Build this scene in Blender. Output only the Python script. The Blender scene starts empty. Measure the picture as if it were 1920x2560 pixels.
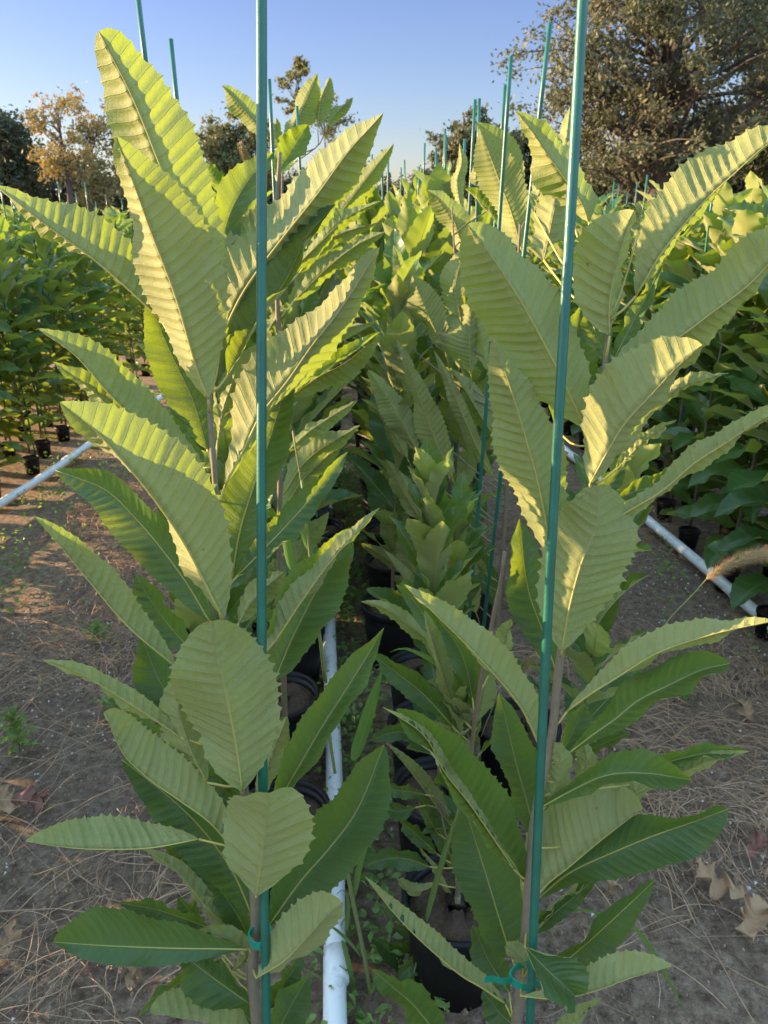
import bpy, math, random
import numpy as np
from mathutils import Vector, Matrix

# ------------------------------------------------------------------ camera, sky, sun, exposure
S = bpy.context.scene
COL = S.collection
PITCH = math.radians(22.0); FPX = 1849.0; CAMZ = 1.5
CP, SP = math.cos(PITCH), math.sin(PITCH)
cam_d = bpy.data.cameras.new('camera'); cam = bpy.data.objects.new('camera', cam_d); COL.objects.link(cam)
cam.location = (0, 0, CAMZ); cam.rotation_euler = (math.radians(90) - PITCH, 0, 0)
cam_d.sensor_fit = 'VERTICAL'; cam_d.sensor_height = 36; cam_d.sensor_width = 27; cam_d.lens = 26
cam_d.clip_start = 0.02; cam_d.clip_end = 2000
cam_d.dof.use_dof = True; cam_d.dof.focus_distance = 0.92; cam_d.dof.aperture_fstop = 14.0
S.camera = cam
SUN_AZ, SUN_EL = math.radians(-80), math.radians(10.5)      # azimuth from +Y, negative = left
W = bpy.data.worlds.new('World'); S.world = W; W.use_nodes = True
nt = W.node_tree; bg = nt.nodes['Background']
sky = nt.nodes.new('ShaderNodeTexSky'); sky.sky_type = 'NISHITA'; sky.sun_disc = False
sky.sun_elevation = SUN_EL; sky.sun_rotation = SUN_AZ; sky.air_density = 1.0; sky.dust_density = 0.6; sky.ozone_density = 3.5
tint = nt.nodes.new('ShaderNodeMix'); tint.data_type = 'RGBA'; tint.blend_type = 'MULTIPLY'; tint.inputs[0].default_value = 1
wtc = nt.nodes.new('ShaderNodeTexCoord'); wsp = nt.nodes.new('ShaderNodeSeparateXYZ'); wrp = nt.nodes.new('ShaderNodeValToRGB')   # sky dimmed near the horizon, brightened and warmed overhead as added fill light
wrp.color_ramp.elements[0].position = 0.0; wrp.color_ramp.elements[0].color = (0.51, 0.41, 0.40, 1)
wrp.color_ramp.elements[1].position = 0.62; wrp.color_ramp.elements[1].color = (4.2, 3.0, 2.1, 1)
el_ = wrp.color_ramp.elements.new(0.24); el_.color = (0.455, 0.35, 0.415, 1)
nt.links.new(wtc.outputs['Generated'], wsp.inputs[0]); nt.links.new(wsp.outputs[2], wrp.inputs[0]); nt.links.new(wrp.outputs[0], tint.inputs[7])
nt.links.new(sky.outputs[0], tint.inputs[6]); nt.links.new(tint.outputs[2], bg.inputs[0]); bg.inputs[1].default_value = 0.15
sd = bpy.data.lights.new('sun', 'SUN'); sd.energy = 4.1; sd.angle = math.radians(0.5); sd.color = (1.0, 0.70, 0.40)
sun = bpy.data.objects.new('sun', sd); COL.objects.link(sun)
sdir = Vector((math.sin(SUN_AZ) * math.cos(SUN_EL), math.cos(SUN_AZ) * math.cos(SUN_EL), math.sin(SUN_EL)))
sun.rotation_euler = sdir.to_track_quat('Z', 'Y').to_euler(); sun.location = (-8, 2, 6)
S.view_settings.view_transform = 'Standard'; S.view_settings.look = 'None'
S.view_settings.exposure = 2.1; S.view_settings.gamma = 1
S.render.engine = 'CYCLES'
S.cycles.transparent_max_bounces = 8; S.cycles.max_bounces = 7; S.cycles.transmission_bounces = 6

# ------------------------------------------------------------------ helpers
RT, UP, FW = Vector((1, 0, 0)), Vector((0, SP, CP)), Vector((0, CP, -SP))
def unp(px, py, d):
    return Vector((0, 0, CAMZ)) + RT * ((px - 960) / FPX * d) + UP * ((1280 - py) / FPX * d) + FW * d
def dep(H, py):                                  # depth of the ray at py when it reaches the vertical plane y = H
    return H / (CP - (py - 1280) / FPX * SP)
def gnd(px, py, z=0.0):                          # where the ray through a pixel meets height z
    v = (py - 1280) / FPX; d = (CAMZ - z) / (SP + v * CP)
    return unp(px, py, d)
REG = {'1': (0, 0, 1.728), '2': (960, 0, 1.728), '3': (0, 800, 1.728), '4': (960, 800, 1.728), '5': (0, 1560, 1.728),
       '6': (960, 1560, 1.728), 'h': (700, 600, 2.765), 'g': (700, 1200, 2.765), '7': (700, 1860, 2.765),
       'c': (1400, 300, 3.19), 's': (0, 0, 1.0), 'e': (1450, 850, 2.949), 'b': (500, 150, 3.318)}
def link(o, parent=None):
    COL.objects.link(o)
    if parent: o.parent = parent
    return o
def tag(o, label, cat, group=None, kind=None):
    o['label'] = label; o['category'] = cat
    if group: o['group'] = group
    if kind: o['kind'] = kind
    return o
def empty(name, loc, rz=0.0):
    o = bpy.data.objects.new(name, None); COL.objects.link(o); o.location = loc; o.rotation_euler = (0, 0, rz)
    o.empty_display_size = 0.05
    return o
class MB:
    def __init__(s): s.v = []; s.f = []; s.m = []; s.uv = []; s.smooth = True
    def add(s, vs, fs, mat=0, uvs=None):
        n = len(s.v); s.v += vs; s.f += [tuple(i + n for i in f) for f in fs]; s.m += [mat] * len(fs)
        s.uv += uvs if uvs else [(0.25, 0.5)] * len(vs)
    def tube(s, pts, rad, n=6, mat=0, cap=True):
        pts = [Vector(p) for p in pts]; k = len(pts); vs = []; fs = []; a = None
        if not hasattr(rad, '__len__'): rad = [rad] * k
        for i in range(k):
            t = (pts[min(i + 1, k - 1)] - pts[max(i - 1, 0)]).normalized()
            if a is None: a = t.orthogonal().normalized()
            a = (a - t * a.dot(t)).normalized(); b = t.cross(a)
            for j in range(n):
                q = 2 * math.pi * j / n; vs.append(pts[i] + (a * math.cos(q) + b * math.sin(q)) * rad[i])
        for i in range(k - 1):
            for j in range(n):
                j2 = (j + 1) % n; fs.append((i * n + j, i * n + j2, (i + 1) * n + j2, (i + 1) * n + j))
        if cap: fs.append(tuple(range(n))[::-1]); fs.append(tuple((k - 1) * n + j for j in range(n)))
        s.add(vs, fs, mat)
    def lathe(s, c, prof, n=20, mat=0):
        vs = []; fs = []; c = Vector(c)
        for r, z in prof:
            for j in range(n):
                q = 2 * math.pi * j / n; vs.append(c + Vector((r * math.cos(q), r * math.sin(q), z)))
        for i in range(len(prof) - 1):
            for j in range(n):
                j2 = (j + 1) % n; fs.append((i * n + j, i * n + j2, (i + 1) * n + j2, (i + 1) * n + j))
        s.add(vs, fs, mat)
    def build(s, name, mats, parent=None, org=None, smooth=True):
        me = bpy.data.meshes.new(name)
        vs = s.v if org is None else [v - org for v in s.v]
        me.from_pydata([tuple(v) for v in vs], [], s.f)
        if not isinstance(mats, (list, tuple)): mats = [mats]
        for m in mats: me.materials.append(m)
        me.polygons.foreach_set('material_index', s.m)
        me.polygons.foreach_set('use_smooth', [smooth] * len(s.f))
        uvl = me.uv_layers.new(name='uv'); li = np.empty(len(me.loops), dtype=np.int32)
        me.loops.foreach_get('vertex_index', li)
        uvl.data.foreach_set('uv', np.array(s.uv, dtype=np.float32)[li].ravel())
        me.update()
        return link(bpy.data.objects.new(name, me), parent)
def catmull(P, n):
    P = [P[0] * 2 - P[1]] + list(P) + [P[-1] * 2 - P[-2]]; m = len(P) - 3
    # arc length table, then even resampling
    fine = []
    for i in range(m):
        for q in range(12):
            t = q / 12.0; a, b, c, d = P[i:i + 4]
            fine.append(0.5 * ((2 * b) + (c - a) * t + (2 * a - 5 * b + 4 * c - d) * t * t + (3 * b - a - 3 * c + d) * t ** 3))
    fine.append(P[-2]); L = [0.0]
    for i in range(1, len(fine)): L.append(L[-1] + (fine[i] - fine[i - 1]).length)
    out = []; j = 0
    for k in range(n):
        s = L[-1] * k / (n - 1)
        while j < len(L) - 2 and L[j + 1] < s: j += 1
        u = (s - L[j]) / max(L[j + 1] - L[j], 1e-9); out.append(fine[j].lerp(fine[j + 1], min(max(u, 0), 1)))
    return out

# ------------------------------------------------------------------ materials
def mat(name):
    m = bpy.data.materials.new(name); m.use_nodes = True; t = m.node_tree; t.nodes.clear()
    out = t.nodes.new('ShaderNodeOutputMaterial'); return m, t, out
def N(t, kind, **kw):
    n = t.nodes.new(kind)
    for k, v in kw.items():
        if k.startswith('i_'): n.inputs[k[2:].replace('_', ' ')].default_value = v
        else: setattr(n, k, v)
    return n
def mth(t, op, a, b=None, c=None):
    n = t.nodes.new('ShaderNodeMath'); n.operation = op
    for i, x in enumerate((a, b, c)):
        if x is None: continue
        if isinstance(x, (int, float)): n.inputs[i].default_value = x
        else: t.links.new(x, n.inputs[i])
    return n.outputs[0]
def mixc(t, f, a, b):
    n = t.nodes.new('ShaderNodeMix'); n.data_type = 'RGBA'
    for k, x in ((0, f), (6, a), (7, b)):
        if isinstance(x, (int, float)): n.inputs[k].default_value = x
        elif isinstance(x, tuple): n.inputs[k].default_value = (*x, 1)
        else: t.links.new(x, n.inputs[k])
    return n.outputs[2]
def ramp(t, f, stops):
    n = t.nodes.new('ShaderNodeValToRGB'); e = n.color_ramp.elements
    while len(e) < len(stops): e.new(0.5)
    for i, (p, c) in enumerate(stops): e[i].position = p; e[i].color = (*c, 1)
    t.links.new(f, n.inputs[0]); return n.outputs[0]
def noise(t, scale, detail=3, rough=0.55, vec=None):
    n = N(t, 'ShaderNodeTexNoise'); n.inputs['Scale'].default_value = scale; n.inputs['Detail'].default_value = detail
    n.inputs['Roughness'].default_value = rough
    if vec is not None: t.links.new(vec, n.inputs['Vector'])
    return n.outputs[0]

def leaf_material(name, top=(0.050, 0.118, 0.042), top2=(0.082, 0.165, 0.048), bot=(0.33, 0.35, 0.125), bot2=(0.43, 0.43, 0.16),
                  trans=(0.21, 0.28, 0.012), trans2=(0.28, 0.34, 0.018), tfac=0.46, detail=True):
    m, t, out = mat(name); L = t.links
    geo = N(t, 'ShaderNodeNewGeometry'); tc = N(t, 'ShaderNodeTexCoord'); oi = N(t, 'ShaderNodeObjectInfo')
    uv = N(t, 'ShaderNodeUVMap'); sep = N(t, 'ShaderNodeSeparateXYZ'); L.new(uv.outputs[0], sep.inputs[0])
    u, s = sep.outputs[0], sep.outputs[1]
    fr = mth(t, 'ABSOLUTE', mth(t, 'SUBTRACT', mth(t, 'FRACT', u), 0.5))         # .5 on a vein
    vein = mth(t, 'MULTIPLY', mth(t, 'SUBTRACT', fr, 0.44), 20.0); vn = N(t, 'ShaderNodeClamp'); L.new(vein, vn.inputs[0]); vein = vn.outputs[0]
    sa = mth(t, 'ABSOLUTE', s)
    mid = mth(t, 'MULTIPLY', mth(t, 'SUBTRACT', 0.045, sa), 40.0); mc = N(t, 'ShaderNodeClamp'); L.new(mid, mc.inputs[0]); mid = mc.outputs[0]
    line = mth(t, 'MAXIMUM', mth(t, 'MULTIPLY', vein, 0.75), mid)
    n1 = noise(t, 9.0, 4, 0.6, tc.outputs['Object']); n2 = noise(t, 60.0, 3, 0.6, tc.outputs['Object'])
    rnd = oi.outputs['Random']
    f1 = mth(t, 'ADD', mth(t, 'MULTIPLY', n1, 0.9), mth(t, 'MULTIPLY', mth(t, 'SUBTRACT', rnd, 0.5), 0.7))
    ctop = mixc(t, f1, top, top2); cbot = mixc(t, f1, bot, bot2); ctr = mixc(t, f1, trans, trans2)
    # small yellowish spots on the blade
    sp = N(t, 'ShaderNodeTexVoronoi'); sp.inputs['Scale'].default_value = 130; L.new(tc.outputs['Object'], sp.inputs['Vector'])
    spot = mth(t, 'MULTIPLY', mth(t, 'LESS_THAN', sp.outputs['Distance'], 0.16), mth(t, 'GREATER_THAN', n1, 0.56))
    ctop = mixc(t, mth(t, 'MULTIPLY', spot, 0.45), ctop, (0.22, 0.24, 0.10)); cbot = mixc(t, mth(t, 'MULTIPLY', n2, 0.35), cbot, (0.16, 0.21, 0.05))
    ctop = mixc(t, mth(t, 'MULTIPLY', line, 0.75), ctop, (0.20, 0.30, 0.12)); nv_ = N(t, 'ShaderNodeTexVoronoi'); nv_.feature = 'DISTANCE_TO_EDGE'; nv_.inputs['Scale'].default_value = 125; L.new(tc.outputs['Object'], nv_.inputs['Vector'])
    fine = mth(t, 'MULTIPLY', mth(t, 'LESS_THAN', nv_.outputs['Distance'], 0.07), 0.28 if detail else 0.0)
    cbot = mixc(t, fine, cbot, (0.50, 0.50, 0.22)); ctop = mixc(t, mth(t, 'MULTIPLY', fine, .7), ctop, (0.13, 0.22, 0.08)); ctr = mixc(t, fine, ctr, (0.12, 0.16, 0.008))
    cbot = mixc(t, mth(t, 'MULTIPLY', line, 0.8), cbot, (0.44, 0.43, 0.17))
    ctr = mixc(t, mth(t, 'MULTIPLY', line, 0.6), ctr, (0.20, 0.25, 0.02)); ctr = mixc(t, mth(t, 'MULTIPLY', n2, 0.3), ctr, (0.26, 0.40, 0.01))
    bs = N(t, 'ShaderNodeTexVoronoi'); bs.inputs['Scale'].default_value = 38; L.new(tc.outputs['Object'], bs.inputs['Vector'])
    blot = mth(t, 'MULTIPLY', mth(t, 'LESS_THAN', mth(t, 'ADD', bs.outputs['Distance'], mth(t, 'MULTIPLY', n2, .18)), 0.19), mth(t, 'GREATER_THAN', noise(t, 14, 2, .5, tc.outputs['Object']), 0.60))
    ctop = mixc(t, mth(t, 'MULTIPLY', blot, .7), ctop, (0.20, 0.13, 0.05)); cbot = mixc(t, mth(t, 'MULTIPLY', blot, .6), cbot, (0.24, 0.16, 0.07)); ctr = mixc(t, mth(t, 'MULTIPLY', blot, .6), ctr, (0.16, 0.10, 0.02))
    bf = geo.outputs['Backfacing']
    col = mixc(t, bf, ctop, cbot)
    p = N(t, 'ShaderNodeBsdfPrincipled'); L.new(col, p.inputs['Base Color'])
    L.new(mth(t, 'ADD', 0.36, mth(t, 'MULTIPLY', bf, 0.34)), p.inputs['Roughness']); p.inputs['Specular IOR Level'].default_value = 0.45
    L.new(mth(t, 'MULTIPLY', bf, 0.55), p.inputs['Sheen Weight']); p.inputs['Sheen Roughness'].default_value = 0.35; p.inputs['Sheen Tint'].default_value = (1.0, 0.92, 0.78, 1)
    tr = N(t, 'ShaderNodeBsdfTranslucent'); L.new(ctr, tr.inputs[0])
    # bump: fine net + veins (raised beneath, sunk above)
    vz = N(t, 'ShaderNodeTexVoronoi'); vz.feature = 'DISTANCE_TO_EDGE'; vz.inputs['Scale'].default_value = 210; L.new(tc.outputs['Object'], vz.inputs['Vector'])
    net = mth(t, 'MULTIPLY', mth(t, 'MINIMUM', vz.outputs['Distance'], 0.12), 1.0)
    hgt = mth(t, 'ADD', mth(t, 'MULTIPLY', line, -0.5), mth(t, 'ADD', net, mth(t, 'MULTIPLY', n2, 0.5)))
    bp = N(t, 'ShaderNodeBump'); bp.inputs['Strength'].default_value = 0.75 if detail else 0.25; bp.inputs['Distance'].default_value = 0.0018
    L.new(hgt, bp.inputs['Height']); L.new(bp.outputs[0], p.inputs['Normal']); L.new(bp.outputs[0], tr.inputs['Normal'])
    mx = N(t, 'ShaderNodeMixShader'); mx.inputs[0].default_value = tfac
    L.new(p.outputs[0], mx.inputs[1]); L.new(tr.outputs[0], mx.inputs[2]); L.new(mx.outputs[0], out.inputs[0])
    return m
def simple(name, c1, c2=None, rough=0.6, scale=20.0, bump=0.0, spec=0.4, bscale=None, metal=0.0, dist=0.002):
    m, t, out = mat(name); L = t.links; p = N(t, 'ShaderNodeBsdfPrincipled'); tc = N(t, 'ShaderNodeTexCoord')
    n = noise(t, scale, 4, 0.6, tc.outputs['Object'])
    L.new(mixc(t, n, c1, c2 or c1), p.inputs['Base Color']); p.inputs['Roughness'].default_value = rough
    p.inputs['Specular IOR Level'].default_value = spec; p.inputs['Metallic'].default_value = metal
    if bump:
        nb = noise(t, bscale or scale * 3, 5, 0.65, tc.outputs['Object']); b = N(t, 'ShaderNodeBump'); b.inputs['Strength'].default_value = bump
        b.inputs['Distance'].default_value = dist; L.new(nb, b.inputs['Height']); L.new(b.outputs[0], p.inputs['Normal'])
    L.new(p.outputs[0], out.inputs[0]); return m
M_LEAF = leaf_material('leaf_blade')
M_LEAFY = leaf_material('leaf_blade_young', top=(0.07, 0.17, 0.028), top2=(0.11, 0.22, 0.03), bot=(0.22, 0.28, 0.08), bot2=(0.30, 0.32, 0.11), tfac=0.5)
M_LEAFB = leaf_material('leaf_blade_bed', top=(0.04, 0.115, 0.032), top2=(0.08, 0.17, 0.04), trans=(0.20, 0.29, 0.02), trans2=(0.30, 0.36, 0.03), detail=False)
M_PET = simple('petiole', (0.42, 0.40, 0.09), (0.36, 0.28, 0.07), 0.5)
M_STEM = simple('sapling_bark', (0.14, 0.105, 0.06), (0.24, 0.19, 0.12), 0.75, 90, 0.5, bscale=500, dist=0.001)
M_STAKE = simple('stake_green_plastic', (0.003, 0.070, 0.042), (0.016, 0.15, 0.095), 0.36, 22, 0.4, 0.6, bscale=260, dist=0.0008)
M_TIE = simple('green_tie', (0.005, 0.22, 0.13), (0.008, 0.26, 0.16), 0.45, 40)
M_POT = simple('black_pot_plastic', (0.0045, 0.0045, 0.005), (0.012, 0.010, 0.010), 0.5, 12, 0.3, 0.28)
M_GRASS = leaf_material('grass_blade', top=(0.06, 0.17, 0.04), top2=(0.10, 0.22, 0.05), bot=(0.09, 0.19, 0.05), bot2=(0.13, 0.24, 0.06), trans=(0.25, 0.45, 0.03), trans2=(0.3, 0.5, 0.03), tfac=0.35, detail=False)
M_STRAW = simple('dry_straw', (0.33, 0.18, 0.10), (0.62, 0.41, 0.24), 0.8, 3)
M_PERL = simple('perlite', (0.55, 0.50, 0.44), (0.72, 0.68, 0.62), 0.9, 30)
M_FOX = simple('foxtail_seed', (0.16, 0.24, 0.05), (0.46, 0.36, 0.14), 0.7, 60)
def bristle_mat():
    m, t, out = mat('foxtail_bristle'); d = N(t, 'ShaderNodeBsdfDiffuse'); d.inputs[0].default_value = (0.50, 0.36, 0.20, 1)
    tr = N(t, 'ShaderNodeBsdfTranslucent'); tr.inputs[0].default_value = (0.72, 0.50, 0.30, 1); mx = N(t, 'ShaderNodeMixShader')
    t.links.new(d.outputs[0], mx.inputs[1]); t.links.new(tr.outputs[0], mx.inputs[2]); t.links.new(mx.outputs[0], out.inputs[0]); return m
M_BRIS = bristle_mat()
def soil_mat():
    m, t, out = mat('soil'); L = t.links; p = N(t, 'ShaderNodeBsdfPrincipled'); tc = N(t, 'ShaderNodeTexCoord'); v = tc.outputs['Object']
    a = noise(t, 1.6, 5, 0.6, v); b = noise(t, 34, 8, 0.78, v); c = noise(t, 140, 4, 0.7, v)
    base = ramp(t, b, [(0.34, (0.12, 0.075, 0.048)), (0.48, (0.33, 0.225, 0.148)), (0.64, (0.58, 0.43, 0.30))])
    base = mixc(t, mth(t, 'MULTIPLY', ramp(t, a, [(0.45, (0, 0, 0)), (0.65, (1, 1, 1))]), 0.5), base, (0.26, 0.185, 0.14))
    # scattered grit
    vo = N(t, 'ShaderNodeTexVoronoi'); vo.inputs['Scale'].default_value = 120; L.new(v, vo.inputs['Vector'])
    g = mth(t, 'MULTIPLY', mth(t, 'LESS_THAN', vo.outputs['Distance'], 0.27), mth(t, 'GREATER_THAN', noise(t, 7, 3, 0.6, v), 0.50))
    base = mixc(t, mth(t, 'MULTIPLY', g, 0.6), base, (0.42, 0.36, 0.30))
    L.new(base, p.inputs['Base Color']); p.inputs['Roughness'].default_value = 0.95; p.inputs['Specular IOR Level'].default_value = 0.2
    bp = N(t, 'ShaderNodeBump'); bp.inputs['Strength'].default_value = 1.0; bp.inputs['Distance'].default_value = 0.035
    L.new(mth(t, 'ADD', b, mth(t, 'MULTIPLY', c, 0.35)), bp.inputs['Height']); L.new(bp.outputs[0], p.inputs['Normal'])
    L.new(p.outputs[0], out.inputs[0]); return m
M_SOIL = soil_mat(); M_POTSOIL = simple('pot_soil', (0.03, 0.02, 0.014), (0.15, 0.10, 0.066), .95, 110, 1.0, .2, bscale=90, dist=.012)
M_CLOD = simple('soil_clod', (0.13, 0.08, 0.05), (0.42, 0.29, 0.19), .95, 60, .6)
def pipe_mat():
    m, t, out = mat('white_pvc'); L = t.links; p = N(t, 'ShaderNodeBsdfPrincipled'); tc = N(t, 'ShaderNodeTexCoord'); v = tc.outputs['Object']
    a = noise(t, 30, 6, 0.75, v); f = ramp(t, a, [(0.52, (0, 0, 0)), (0.70, (1, 1, 1))])
    L.new(mixc(t, mth(t, 'MULTIPLY', f, 0.55), (0.80, 0.80, 0.79), (0.40, 0.34, 0.27)), p.inputs['Base Color']); p.inputs['Roughness'].default_value = 0.4
    L.new(p.outputs[0], out.inputs[0]); return m
M_PIPE = pipe_mat()

# ------------------------------------------------------------------ leaf builder
def prof(t, peak, b):
    a = math.log(0.5) / math.log(peak); return max(math.sin(math.pi * min(max(t, 0), 1) ** a), 0.0) ** b
def blade(mb, P, SL, SR, nv=15, sub=4, ns=5, peak=0.42, b=0.85, flip=False, pleat=0.0013, wave=0.004, seed=0, cup=0.12, shear=0.55, tooth=0.13, rib=True):
    """P: control points of the midrib, base first; SL, SR: full side vectors of the two halves (or functions of t)."""
    rs = random.Random(seed); n = nv * sub + 1; mid = catmull(P, n); L = sum((mid[i + 1] - mid[i]).length for i in range(n - 1))
    fl = SL if callable(SL) else (lambda t: SL); fr_ = SR if callable(SR) else (lambda t: SR)
    ph = [rs.uniform(0, 6.28) for _ in range(6)]; jag = [rs.gauss(0, .012) for _ in range(37)]; amp = [rs.uniform(.45, 1.25) for _ in range(nv + 2)]; fq = [rs.uniform(2.0, 3.2), rs.uniform(4.5, 7)]
    vs = []; uvs = []; fs = []; m = 2 * ns + 1; nrm = []
    for i in range(n):
        t = i / (n - 1); T = (mid[min(i + 1, n - 1)] - mid[max(i - 1, 0)]).normalized(); w = prof(t, peak, b)
        sl, sr = fl(t), fr_(t); tq = Matrix.Rotation(0.32 * math.sin(4.2 * t + ph[4]) * t, 3, T); sl = tq @ sl; sr = tq @ sr; sl = Matrix.Rotation(.16 * math.sin(9 * t + ph[5]), 3, T) @ sl; fr = (t * nv) % 1.0 if i < n - 1 else 1.0
        nn = T.cross(sr - sl); nn = nn.normalized() if nn.length > 1e-9 else Vector((0, 0, 1)); nrm.append(nn)
        for j in range(-ns, ns + 1):
            s = j / ns; q = abs(s); side = (sl if s < 0 else sr); W_ = side.length
            ww = w * (1 + ((0.62 * tooth if (fr <= 0.01 or fr >= 0.99) else tooth * (0.22 * fr - 0.16)) if q == 1 else 0)) * (1 + jag[i % len(jag)] * q * q)
            pt = mid[i] + side * (q * ww) + T * (shear * q ** 1.3 * w * W_)
            sn = side.normalized().cross(T) * (1 if s < 0 else -1)
            if sn.dot(nn) < 0: sn = -sn
            o = pleat * (1 - (2 * (t * nv % 1.0) - 1) ** 2) * min(q * 3, 1) * min(w * 1.6, 1) * (1 - 0.7 * q * q) * amp[int(t * nv)]
            o += cup * W_ * w * (-(q - 0.5) ** 2 + 0.25) * 1.0
            o += wave * q * q * (math.sin(fq[0] * 6.28 * t + ph[0 if s < 0 else 1]) + 0.5 * math.sin(fq[1] * 6.28 * t + ph[2 if s < 0 else 3])) * min(w * 1.5, 1)
            vs.append(pt + sn * o); uvs.append((t * nv + 0.001, s))
    for i in range(n - 1):
        for j in range(m - 1):
            a = i * m + j; f = (a, a + 1, a + m + 1, a + m); fs.append(f if not flip else f[::-1])
    mb.add(vs, fs, 0, uvs)
    if rib:                                       # raised midrib on the underside
        sgn = 1.0 if flip else -1.0; k = max(n // 3, 4)
        idx = [int(i * (n - 1) / (k - 1)) for i in range(k)]
        # outward side = underside: front normal of quad (a,a+1,..) is (sideR-sideL) x T
        pts = []
        for i in idx: pts.append(mid[i] + nrm[i] * (-sgn) * -0.0006)
        mb.tube(pts, [0.0013 * (1 - 0.75 * q / (k - 1)) * min(L / 0.25, 1.3) for q in range(k)], 5, 1)
    return mid
def px_leaf(parent, org, D, stem, reg, pts, wl, wr, face, zb, zt, peak=0.45, b=0.8, zl=None, zr=None, nv=None, seed=0, young=False, hi=True, roll=False):
    ox, oy, sc = REG[reg]; q = [(ox + x / sc, oy + y / sc) for x, y in pts]; wl, wr = wl / sc, wr / sc
    n = len(q); P = []
    cum = [0]
    for i in range(1, n): cum.append(cum[-1] + math.dist(q[i], q[i - 1]))
    for i, (x, y) in enumerate(q):
        t = cum[i] / cum[-1]; P.append(unp(x, y, D(q[0][1]) * 0.35 + D(y) * 0.65 + (zb + (zt - zb) * t) * 0.01))
    rl = 0.62 if (roll and face == 'b' and seed % 5 != 0) else 0.0
    Lpx = cum[-1]; Wt = max(wl, wr) * 1.12; Wl = max(wl * 1.24, Wt) if face == 'b' else Wt
    sg = 1 if face == 'b' else -1
    zl = (math.sqrt(max(Wl * Wl - wl * wl, 0)) * sg) if zl is None else zl / sc
    zr = (math.sqrt(max(Wt * Wt - wr * wr, 0)) * sg) if zr is None else zr / sc
    zl += rl * Wt * .5; zr -= rl * Wt * 1.3
    fine = catmull([Vector((x, y, 0)) for x, y in q], 25); dmid = (P[0] - Vector((0, 0, CAMZ))).dot(FW)
    def sv(t, left):
        i = min(int(t * 24), 23); tx, ty = fine[i + 1].x - fine[i].x, fine[i + 1].y - fine[i].y; l = math.hypot(tx, ty) or 1
        ux, uy = (ty / l, -tx / l) if left else (-ty / l, tx / l); w, z = (wl, zl) if left else (wr, zr)
        d = D(fine[i].y); return (RT * (ux * w) - UP * (uy * w) + FW * z) * (d / FPX)
    SLs = [sv(i / 24, True) for i in range(25)]; SRs = [sv(i / 24, False) for i in range(25)]
    def itp(A, t):
        f = t * 24; i = min(int(f), 23); return A[max(i - 1, 0)].lerp(A[min(i + 2, 24)], (f - i + 1) / 3)
    Lm = Lpx * dmid / FPX
    nv = nv or max(10, min(24, int(Lm / 0.0125)))
    mb = MB(); blade(mb, P, lambda t: itp(SLs, t), lambda t: itp(SRs, t), nv, 4 if hi else 3, 5 if hi else 3, max(peak - 0.05, 0.2), b, face == 'b', seed=seed,
                     pleat=(0.0040 if face == 'b' else 0.0026) * (1 if hi else .85), wave=0.0035)
    # petiole to the stem
    base = P[0]; best = min(stem, key=lambda s: (s - base - Vector((0, 0, -0.02))).length)
    dist = (best - base).length
    if dist < 0.07:
        mb.tube([base, base.lerp(best, 0.5) + Vector((0, 0, -0.003)), best], [0.0014, 0.0016, 0.0021], 6, 1)
    elif hi: mb.tube(catmull([base, base.lerp(best, .5) + Vector((0, 0, -.012)), best], 6), 0.0014, 6, 1)
    else:                                         # the leaf sits on a short side twig
        best = min(stem, key=lambda s: (s - base - Vector((0, 0, -0.9 * dist))).length); d0 = (P[0] - P[1]).normalized()
        q1 = base + d0 * 0.02; mb.tube([base, q1], [0.0014, 0.0017], 6, 1)
        mb.tube(catmull([q1, q1 + d0 * 0.03 + Vector((0, 0, -.02)), q1.lerp(best, .6) + Vector((0, 0, -.02)), best], 10), [0.0018 + .0001 * k for k in range(10)], 6, 2)
    return mb.build('leaf', [M_LEAFY if young else M_LEAF, M_PET, M_STEM], parent, org)
def stem_pts(pxs, D, n=40):
    return catmull([unp(x, y, D(y)) for x, y in pxs], n)

# ------------------------------------------------------------------ hand-placed saplings
def Dline(p0, p1):                                # depth along a straight leaning stake, as a function of image height
    a, b = unp(*p0), unp(*p1); y0, y1 = p0[1], p1[1]
    return lambda y: 1.0 / ((1 / p0[2]) + (1 / p1[2] - 1 / p0[2]) * (y - y0) / (y1 - y0))
DA0 = Dline((648, 0, 0.80), (668, 2560, 1.0)); DB0 = Dline((1450, 0, 0.78), (1325, 2560, 1.0))
DA = lambda y: DA0(y) + 0.03
DB = lambda y: DB0(y) + 0.065
DC = lambda y: dep(1.30, y); DD = lambda y: dep(2.10, min(y, 1780)); DE = lambda y: dep(2.35, min(y, 1750)); DF = lambda y: dep(2.1, min(y, 2000))
def extend_to_ground(pts, z=0.0):
    d = (pts[-1] - pts[-8]).normalized(); d = (d + Vector((0, 0, -1.2))).normalized(); q = pts[-1]
    while pts[-1].z > z + 0.04: pts = pts + [pts[-1] + d * 0.06]
    return pts + [Vector((pts[-1].x, pts[-1].y, z))]
def sapling(stempx, D, leaves, label, r0=0.0028, r1=0.0085, young=False, hi=True, seed=0, zpot=0.24, roll=False):
    st = stem_pts(stempx, D); full = extend_to_ground(st, zpot); root = full[-1].copy()
    e = empty('chestnut_sapling', root); tag(e, label, 'sapling')
    mb = MB(); k = len(full); rs = random.Random(seed)
    mb.tube(full, [r0 + (r1 - r0) * (i / (k - 1)) ** 0.8 + (rs.random() * 0.0007 if i % 3 == 0 else 0) for i in range(k)], 8); mb.build('stem', M_STEM, e, root)
    for i, l in enumerate(leaves):
        l = list(l); kw = l.pop() if isinstance(l[-1], dict) else {}
        px_leaf(e, root, D, st, *l, seed=seed * 100 + i, young=young, hi=hi, roll=roll, **kw)
    return e, full
def tied(): pass
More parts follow.
